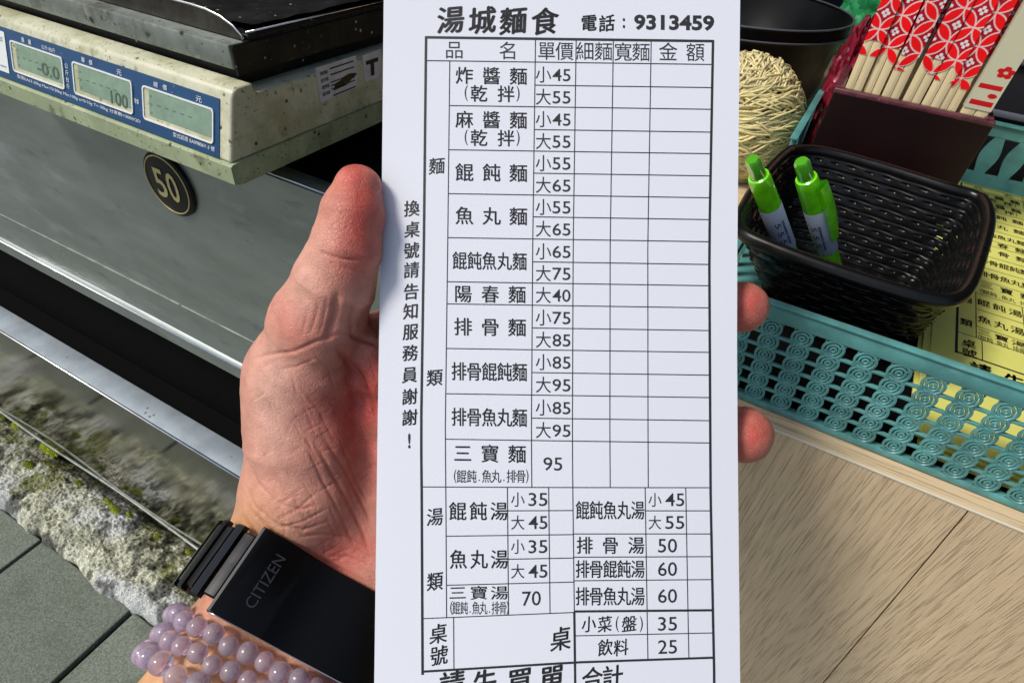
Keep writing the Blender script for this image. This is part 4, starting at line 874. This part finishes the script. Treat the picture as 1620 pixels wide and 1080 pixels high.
ny, nx = 120, 50; yy = np.linspace(-28, 1140, ny); GY, GU = np.meshgrid(yy, np.linspace(0, 1, nx), indexing='ij')
GX = np.interp(GY, PE_Y, PE_L) * (1 - GU) + np.interp(GY, PE_Y, PE_R) * GU
A = pmap(GX.ravel(), GY.ravel(), 0).reshape(ny, nx, 3); B = pmap(GX.ravel(), GY.ravel(), 0.00012).reshape(ny, nx, 3)
mb = MB(); mb.grid(A); mb.grid(B, flip=True)
for e in (0, nx - 1): mb.grid(np.stack([A[:, e], B[:, e]], 1))
for e in (0, ny - 1): mb.grid(np.stack([A[e], B[e]], 1))
mb.obj('sheet', MT['paper'], pap, 60)
tx, ln = MB(), MB(); order_form(ln, tx, pmap, warp)
ln.obj('ruled_lines', MT['ink'], pap); tx.obj('printed_text', MT['ink'], pap)

# ================================================================== HAND
CH = {   # chains of (px, py, depth, radius)
 'thumb': [(566, 300, .1995, .0084), (557, 345, .1990, .0106), (546, 400, .1995, .0120), (529, 450, .2030, .0140), (503, 510, .2095, .0165), (480, 590, .2200, .0192), (478, 625, .2240, .0200)],
 'thenar': [(478, 615, .2250, .0202), (488, 690, .2280, .0228), (487, 770, .2320, .0236), (458, 850, .2370, .0210), (446, 885, .2385, .0202)],
 'web': [(505, 570, .2270, .0135), (600, 540, .2340, .0110), (690, 500, .2370, .0115)],
 'fold': [(582, 551, .2160, .0068), (597, 592, .2195, .0085), (606, 655, .2260, .0092), (612, 720, .2320, .0100)],
 'palm1': [(520, 880, .2420, .0180), (600, 660, .2400, .0165), (690, 505, .2370, .0120)],
 'palm2': [(540, 890, .2430, .0180), (640, 700, .2420, .0160), (765, 570, .2400, .0122)],
 'palm3': [(560, 910, .2430, .0180), (660, 770, .2420, .0160), (775, 660, .2400, .0120)],
 'palm4': [(585, 930, .2420, .0180), (670, 840, .2400, .0175), (760, 750, .2380, .0115)],
 'index': [(690, 505, .2370, .0118), (900, 390, .2360, .0098), (1000, 360, .2300, .0088), (1060, 352, .2230, .0080)],
 'middle': [(765, 570, .2400, .0118), (985, 515, .2390, .0098), (1115, 492, .2310, .0090), (1174, 486, .2165, .0092)],
 'ring': [(775, 660, .2400, .0116), (975, 668, .2390, .0098), (1105, 682, .2310, .0094), (1176, 687, .2160, .0105)],
 'pinky': [(760, 750, .2380, .0108), (900, 792, .2350, .0086), (1000, 822, .2290, .0076), (1060, 832, .2220, .0070)],
}
AXC = np.array([-0.47, -0.88, -0.65]); AXC /= np.linalg.norm(AXC)       # along the forearm (camera frame: right, up, depth)
LAC = np.array([0.88, -0.47, 0.0]); LAC /= np.linalg.norm(LAC); NOC = -np.cross(AXC, LAC)
wcn = pxc(466, 962, 0.2405)
CHM = {k: [(pxc(a, b, d), r) for a, b, d, r in v] for k, v in CH.items()}
def fore(k, r): return [(wcn + LAC * k * 0.0142 + AXC * a, r_) for a, r_ in ((0.0, r), (0.05, r + .0005), (0.22, r + .006))]
CHM['wrist_r'] = [(pxc(487, 770, .2340), .0205), (pxc(451, 872, .2400), .0200)] + fore(-1, .0200)
CHM['wrist_u'] = [(pxc(620, 900, .2440), .0185), (pxc(550, 930, .2430), .0188)] + fore(1, .0192)
def sdf(P):
    tot = None
    for k, ch in CHM.items():
        d = None
        for (a, ra), (b, rb) in zip(ch[:-1], ch[1:]):
            ab = b - a; t = np.clip(((P - a) @ ab) / ab.dot(ab), 0, 1)
            q = np.linalg.norm(P - a - t[..., None] * ab, axis=-1) - (ra + (rb - ra) * t)
            if d is None: d = q
            else:
                kk = 0.006; h = np.clip(0.5 + 0.5 * (d - q) / kk, 0, 1); d = d * (1 - h) + q * h - kk * h * (1 - h) * 0.4
        kk = {'fold': 0.0035, 'thumb': 0.006, 'thenar': 0.008}.get(k, 0.010)
        if k in ('index', 'middle', 'ring', 'pinky'): kk = 0.005
        if tot is None: tot = d
        else:
            h = np.clip(0.5 + 0.5 * (tot - d) / kk, 0, 1); tot = tot * (1 - h) + d * h - kk * h * (1 - h)
    return tot
allp = np.array([p for ch in CHM.values() for p, r in ch]); lo = allp.min(0) - 0.03; hi = allp.max(0) + 0.03; hs = 0.0020
dims = np.ceil((hi - lo) / hs).astype(int) + 1
G = np.zeros(dims, np.float32); ax = [lo[i] + hs * np.arange(dims[i]) for i in range(3)]
for k in range(dims[2]):
    a, b = np.meshgrid(ax[0], ax[1], indexing='ij'); G[:, :, k] = sdf(np.stack([a, b, np.full_like(a, ax[2][k])], -1))
S = G < 0
cs = [(i, j, k) for i in (0, 1) for j in (0, 1) for k in (0, 1)]
sh = lambda A, c: A[c[0]:A.shape[0] - 1 + c[0], c[1]:A.shape[1] - 1 + c[1], c[2]:A.shape[2] - 1 + c[2]]
cnt = sum(sh(S, c).astype(int) for c in cs); act = np.argwhere((cnt > 0) & (cnt < 8))
idx = -np.ones([d - 1 for d in dims], int); idx[tuple(act.T)] = np.arange(len(act))
acc = np.zeros((len(act), 3)); num_ = np.zeros(len(act))
for c0 in cs:
    for axi in range(3):
        if c0[axi]: continue
        c1 = list(c0); c1[axi] = 1
        g0 = G[tuple((act + c0).T)]; g1 = G[tuple((act + c1).T)]; m_ = (g0 < 0) != (g1 < 0); t = np.where(m_, g0 / np.where(m_, g0 - g1, 1), 0)
        p = np.array(c0, float)[None] + 0 * acc; p[:, axi] = t; acc[m_] += p[m_]; num_[m_] += 1
HV = lo + (act + acc / num_[:, None]) * hs; HF = []
for axi in range(3):
    o1, o2 = [(1, 2), (2, 0), (0, 1)][axi]
    sl0 = [slice(0, d) for d in dims]; sl1 = list(sl0); sl0[axi] = slice(0, dims[axi] - 1); sl1[axi] = slice(1, dims[axi])
    e = S[tuple(sl0)] != S[tuple(sl1)]; ii = np.argwhere(e); ii = ii[(ii[:, o1] > 0) & (ii[:, o2] > 0) & (ii[:, o1] < dims[o1] - 1) & (ii[:, o2] < dims[o2] - 1)]
    ins = S[tuple(ii.T)]
    def at(d1, d2): q = ii.copy(); q[:, o1] -= d1; q[:, o2] -= d2; return idx[tuple(q.T)]
    Q = np.stack([at(1, 1), at(0, 1), at(0, 0), at(1, 0)], 1); Q[~ins] = Q[~ins][:, ::-1]; HF.append(Q)
HF = np.concatenate(HF)
def subdiv(V, F):
    n = len(V); e = np.sort(np.concatenate([F[:, [0, 1]], F[:, [1, 2]], F[:, [2, 3]], F[:, [3, 0]]]), 1)
    key = e[:, 0] * n + e[:, 1]; u, inv = np.unique(key, return_inverse=True); a, b = u // n, u % n
    EV = (V[a] + V[b]) / 2; FV = V[F].mean(1); m = len(F); E_ = n + inv.reshape(4, m); Cn = n + len(u) + np.arange(m)
    NF = np.concatenate([np.stack([F[:, k], E_[k], Cn, E_[(k + 3) % 4]], 1) for k in range(4)]); return np.concatenate([V, EV, FV]), NF
def grad(P):
    h = 0.0004; return np.stack([sdf(P + np.eye(3)[k] * h) - sdf(P - np.eye(3)[k] * h) for k in range(3)], -1) / (2 * h)
def snap(V, it=2):
    for _ in range(it):
        g = grad(V); V = V - g * (sdf(V) / np.maximum((g ** 2).sum(-1), 0.2))[:, None]
    return V
HV = snap(HV, 2); HV, HF = subdiv(HV, HF); HV, HF = subdiv(HV, HF); HV = snap(HV, 1)
# only where it shows closely does the skin get a third level
nrmH = grad(HV); nrmH /= np.linalg.norm(nrmH, axis=1)[:, None] + 1e-9
hx, hy = CX + FPX * HV[:, 0] / HV[:, 2], CY - FPX * HV[:, 1] / HV[:, 2]
facing = np.clip(-nrmH[:, 2] * 2 + 0.6, 0, 1)
def poly_dist(x, y, pts):
    d = np.full(len(x), 1e9); pts = np.array(pts, float); acc_t = np.zeros(len(x)); L = len(pts) - 1
    for i in range(L):
        a, b = pts[i], pts[i + 1]; ab = b - a; t = np.clip(((x - a[0]) * ab[0] + (y - a[1]) * ab[1]) / ab.dot(ab), 0, 1)
        dd = np.hypot(x - a[0] - t * ab[0], y - a[1] - t * ab[1]); m_ = dd < d; d[m_] = dd[m_]; acc_t[m_] = (i + t[m_]) / L
    return d, acc_t
CREASE = [  # polyline, depth (m), half width (px), redness
 ([(388, 571), (425, 561), (463, 557), (500, 540), (530, 530), (553, 528)], .00055, 3.2, .35), ([(553, 528), (565, 535), (585, 540), (602, 545)], .0012, 4, .5),
 ([(535, 552), (564, 590), (586, 636), (597, 670)], .0011, 5, .35), ([(534, 462), (531, 490), (523, 520), (516, 540)], .0011, 7, .35), ([(560, 480), (556, 505), (558, 526)], .0006, 4, .3),
 ([(504, 397), (523, 405), (545, 410), (575, 412)], .00045, 2.4, .3), ([(540, 420), (565, 430), (592, 428)], .0003, 2.2, .2), ([(525, 320), (550, 316), (580, 320)], .00012, 2, .1),
 ([(498, 700), (527, 752), (553, 796), (574, 843), (586, 880)], .00065, 3.4, .4), ([(510, 690), (545, 740), (572, 790), (588, 830)], .0005, 3, .35), ([(485, 705), (510, 760), (540, 815), (562, 870)], .0004, 2.6, .3),
 ([(540, 700), (560, 745), (585, 800)], .00035, 2.6, .25), ([(393, 725), (408, 765), (440, 796), (476, 806), (510, 796)], .0004, 2.4, .3), ([(386, 760), (402, 800), (440, 830), (480, 838), (520, 825)], .0004, 2.4, .3),
 ([(392, 800), (418, 833), (453, 853), (490, 873), (530, 896), (580, 922)], .0006, 3, .4), ([(384, 815), (408, 850), (446, 880), (500, 918), (540, 945)], .00045, 2.6, .3), ([(380, 835), (400, 862), (430, 885)], .00035, 2.2, .25),
 ([(449, 833), (481, 824), (520, 803)], .00035, 2.2, .3), ([(440, 820), (470, 806), (505, 775)], .0003, 2.2, .25), ([(470, 850), (510, 845), (550, 850), (588, 870)], .0004, 2.4, .35), ([(520, 880), (550, 880), (585, 895)], .0003, 2.2, .3),
 ([(440, 585), (470, 580), (500, 566)], .00025, 2.2, .2), ([(450, 610), (480, 640), (500, 690)], .0002, 2.2, .15), ([(470, 600), (505, 650), (530, 700)], .0002, 2.2, .15),
 ([(505, 470), (500, 500), (490, 530)], .00025, 2.4, .25), ([(518, 465), (514, 495), (505, 530)], .00025, 2.4, .25), ([(490, 480), (483, 510), (476, 535)], .0002, 2.2, .2)]
rs = random.Random(5)
for k in range(150):     # many finer lines of the palm skin
    x, y = rs.uniform(395, 590), rs.uniform(560, 910); a = rs.choice([rs.gauss(1.05, .18), rs.gauss(1.05, .18), rs.gauss(-0.55, .2)]); L_ = rs.uniform(18, 48)
    CREASE.append(([(x, y), (x + math.cos(a) * L_ / 2 + rs.uniform(-3, 3), y + math.sin(a) * L_ / 2), (x + math.cos(a) * L_, y + math.sin(a) * L_)], rs.uniform(.00006, .0002), 1.6, .16))
for k in range(10):
    y = 290 + k * 9; CREASE.append(([(515 + k * 0.5, y + 18), (545, y), (585, y + 6)], .00008, 1.5, .05))
disp = np.zeros(len(HV)); redl = np.zeros(len(HV)); frontm = nrmH[:, 2] < 0.15
for pts, dep, wd, rd in CREASE:
    p = np.array(pts); m_ = frontm & (hx > p[:, 0].min() - 20) & (hx < p[:, 0].max() + 20) & (hy > p[:, 1].min() - 20) & (hy < p[:, 1].max() + 20)
    if not m_.any(): continue
    d, t = poly_dist(hx[m_], hy[m_], pts); f = np.exp(-(d / wd) ** 2) * np.minimum(1, np.minimum(t, 1 - t) * 5 + 0.15); disp[m_] += f * dep; redl[m_] += f * rd
disp = disp - 0.0004 * (fbm(HV, 180, 3, 4) - 0.5) - 0.0010 * (fbm(HV, 60, 2, 14) - 0.5)
disp = disp + frontm * (0.0022 * np.exp(-((hx - 580) / 26) ** 2 - ((hy - 735) / 85) ** 2) + 0.0012 * np.exp(-((hx - 562 - (hy - 600) * .35) / 14) ** 2 - ((hy - 600) / 55) ** 2))
HV2 = HV - nrmH * disp[:, None]
base = np.array([0.58, 0.265, 0.190]); pink = np.array([0.52, 0.100, 0.075]); warm = np.array([0.68, 0.38, 0.17]); pale = np.array([0.68, 0.39, 0.30])
def blob(x, y, rx, ry): return np.exp(-((hx - x) / rx) ** 2 - ((hy - y) / ry) ** 2)
redm = 0.75 * blob(585, 300, 60, 70) + 0.85 * blob(570, 380, 40, 80) + 0.5 * blob(470, 520, 40, 40) + 0.75 * blob(540, 640, 70, 80) + 0.4 * blob(580, 720, 50, 120) + 0.75 * blob(540, 880, 50, 40) + 1.0 * blob(1180, 485, 60, 60) + 0.95 * blob(1185, 690, 60, 60) + 0.7 * blob(590, 590, 30, 60) + 0.3 * blob(560, 260, 60, 30)
redm = np.clip(redm * 0.95 * (0.40 + 1.2 * fbm(HV, 130, 4, 24)) + 0.45 * (fbm(HV, 60, 3, 33) - 0.5) + redl * 0.45, 0, 1)
wm = np.clip(blob(390, 850, 60, 60) + blob(300, 1060, 160, 80) * 1.2, 0, 1) * 0.8; pm = np.clip(blob(430, 640, 50, 110) * 0.8 + blob(480, 440, 30, 80) * 0.5, 0, 1)
Cc = base * (1 - pm[:, None]) + pale * pm[:, None]; Cc = Cc * (1 - wm[:, None]) + warm * wm[:, None]; Cc = Cc * (1 - redm[:, None]) + pink * redm[:, None]
Cc = Cc * (0.78 + 0.44 * fbm(HV, 300, 4, 44))[:, None]
hand = thing('person', 'left hand and wrist of a person holding up the white order slip', 'person', cam2w(np.array([wcn + AXC * 0.04]))[0])
mb = MB(); mb.v = [cam2w(HV2)]; mb.f = [tuple(q) for q in HF.tolist()]; mb.c = [Cc]; mb.has = True; mb.n = len(HV2)
mb.obj('hand', MT['skin'], hand, True)

# ------------------------------------------------------------------ watch and bead bracelets round the wrist
def ringcurve(cen, off, n=361):       # closed curve round the forearm at a set clearance from the skin, by angle
    th = np.linspace(0, 2 * math.pi, n); d = LAC[None] * np.cos(th)[:, None] + NOC[None] * np.sin(th)[:, None]
    lo_, hi_ = np.zeros(n), np.full(n, 0.075)
    for _ in range(26):
        m = (lo_ + hi_) / 2; g = sdf(cen + d * m[:, None]) > off; hi_ = np.where(g, m, hi_); lo_ = np.where(g, lo_, m)
    r = (lo_ + hi_) / 2; rr_ = np.r_[r[:-1], r[:-1], r[:-1]]
    k = np.hanning(41); k /= k.sum(); r2 = np.convolve(rr_, k, 'same')[n - 1:2 * (n - 1)]; r2 = np.r_[r2, r2[:1]]
    return th, np.maximum(r2, r - 0.0004)
_rc = {}
def ringp(cen, th, off, along=0.0, ref=None):
    key = tuple(np.round(cen, 6))
    if key not in _rc:
        _rc[key] = ringcurve(cen, 0.0012)
        if np.allclose(cen, wcn): _rc[key] = (_rc[key][0], np.max([ringcurve(cen + AXC * q, 0.0008)[1] for q in (-0.0135, -0.009, 0, 0.009, 0.0135)], 0))
    t, r = _rc[key]; rad = np.interp(th % (2 * math.pi), t, r) + off
    return cen + (LAC * math.cos(th) + NOC * math.sin(th)) * rad + AXC * along
wt = thing('wristwatch', 'black metal wristwatch band with folding clasp on the inner wrist', 'watch', cam2w(np.array([wcn]))[0])
def seg_plate(mb, t0, t1, a0, a1, th_in, th_out, n=6, bev=0.0006):
    P = []
    for t in np.linspace(t0, t1, n):
        r_ = []
        for (al, of) in ((a0, th_in), (a0, th_out - bev), (a0 + bev, th_out), (a1 - bev, th_out), (a1, th_out - bev), (a1, th_in), (a0, th_in)):
            r_.append(ringp(wcn, t, of, al))
        P.append(r_)
    P = np.array(P); W_ = cam2w(P); mb.grid(W_)
    for e in (0, n - 1): mb.add(W_[e, :6], [tuple(range(6))])
TC0, TC1 = math.radians(30), math.radians(111)          # clasp span on the front
def linkset(t0, t1, n):
    for k in range(n):
        a = t0 + (t1 - t0) * k / n; b = t0 + (t1 - t0) * (k + 1) / n - 0.03
        mb = MB(); e_ = 0.0 if k % 2 else 0.0016; seg_plate(mb, a, b, -0.0128 + e_, 0.0128 - e_, 0.0006, 0.0030 + 0.0004 * (k % 2), 4); mb.obj('band_link', MT['watch'], wt, 40, True)
linkset(math.radians(113), math.radians(185), 12); linkset(math.radians(186), math.radians(255), 8); linkset(math.radians(-75), math.radians(28), 11)
mb = MB(); seg_plate(mb, TC0, TC1, -0.0150, 0.0150, 0.0006, 0.0036, 20); cl = mb.obj('clasp', MT['clasp'], wt, 40, True)
mb = MB(); seg_plate(mb, TC0 + 0.04, TC0 + 0.075, -0.0154, 0.0154, 0.001, 0.0041, 4); mb.obj('clasp_end_bar', MT['watch'], wt, 40, True)
mb = MB(); seg_plate(mb, TC1 + 0.0, TC1 + 0.02, -0.0152, 0.0152, 0.001, 0.0034, 3); mb.obj('clasp_edge', MT['engrave'], wt, 40, True)
mb = MB(); mb.tube([cam2w(np.array([ringp(wcn, t, 0.0034, 0.0150)]))[0] for t in np.linspace(TC0 + 0.25, TC1, 24)], 0.00028, 5); mb.obj('clasp_rim', MT['hem'], wt, True)
ca = MB(); seg_plate(ca, math.radians(255), math.radians(284), -0.017, 0.017, 0.0006, 0.009, 8, 0.002); ca.obj('case', MT['watch'], wt, 40, True)
mb = MB()
def engr(X, Y):     # X reads along the axis from below upwards, Y across
    th0 = math.radians(101); out = []
    for x, y in zip(X, Y): out.append(ringp(wcn, th0 - y / 0.026, 0.0039, -x))
    return cam2w(np.array(out))
put_fit(mb, engr, 'CITIZEN', -0.0085, -0.0008, 0.0095, 0.0010, 0.0)
mb.obj('clasp_lettering', MT['engrave'], cl)
import itertools
def uvs(r, nu=20, nv=12):
    v = []; f = []
    for i in range(nv + 1):
        for k in range(nu): a, b = math.pi * i / nv, 6.28319 * k / nu; v.append((r * math.sin(a) * math.cos(b), r * math.sin(a) * math.sin(b), r * math.cos(a)))
    for i in range(nv):
        for k in range(nu): f.append((i * nu + k, (i + 1) * nu + k, (i + 1) * nu + (k + 1) % nu, i * nu + (k + 1) % nu))
    return v, f
for nm, al_, rb, n, lab_ in (('A', 0.0205, 0.0037, 29, 'bracelet of lavender amethyst beads nearest the black watch'),
                                ('B', 0.0276, 0.0035, 30, 'bracelet of lavender amethyst beads between two other bead strands'),
                                ('C', 0.0352, 0.0042, 26, 'bracelet of larger lavender amethyst beads farthest from the watch')):
    cen_ = wcn + AXC * al_; t = thing('bead_bracelet', lab_, 'bracelet', cam2w(np.array([cen_]))[0], 'amethyst bead bracelets on the wrist')
    proto = None
    tt = np.linspace(0, 6.28319, 721); cur = np.array([ringp(cen_, q, rb - 0.0006) for q in tt]); arc = np.r_[0, np.cumsum(np.linalg.norm(np.diff(cur, axis=0), axis=1))]
    n = int(arc[-1] / (rb * 1.85))
    for k in range(n):
        th_ = float(np.interp(((k + 0.5 * (nm == 'B')) / n) * arc[-1], arc, tt)); p = cam2w(np.array([ringp(cen_, th_, rb - 0.0006, 0.0006 * math.sin(k * 2.3))]))[0]
        if proto is None:
            mb = MB(); v, f = uvs(rb); mb.add(v, f); proto = mb.obj('bead', MT['bead'], None, True); o = proto; o.parent = t
        else: o = proto.copy(); COL.objects.link(o); o.parent = t
        o.location = Vector(p) - t.location; o.rotation_euler = (k * 1.3, k * 0.7, k); s = 1 + 0.10 * math.sin(k * 5.1) * math.cos(k * 1.7); o.scale = (s, s, s)
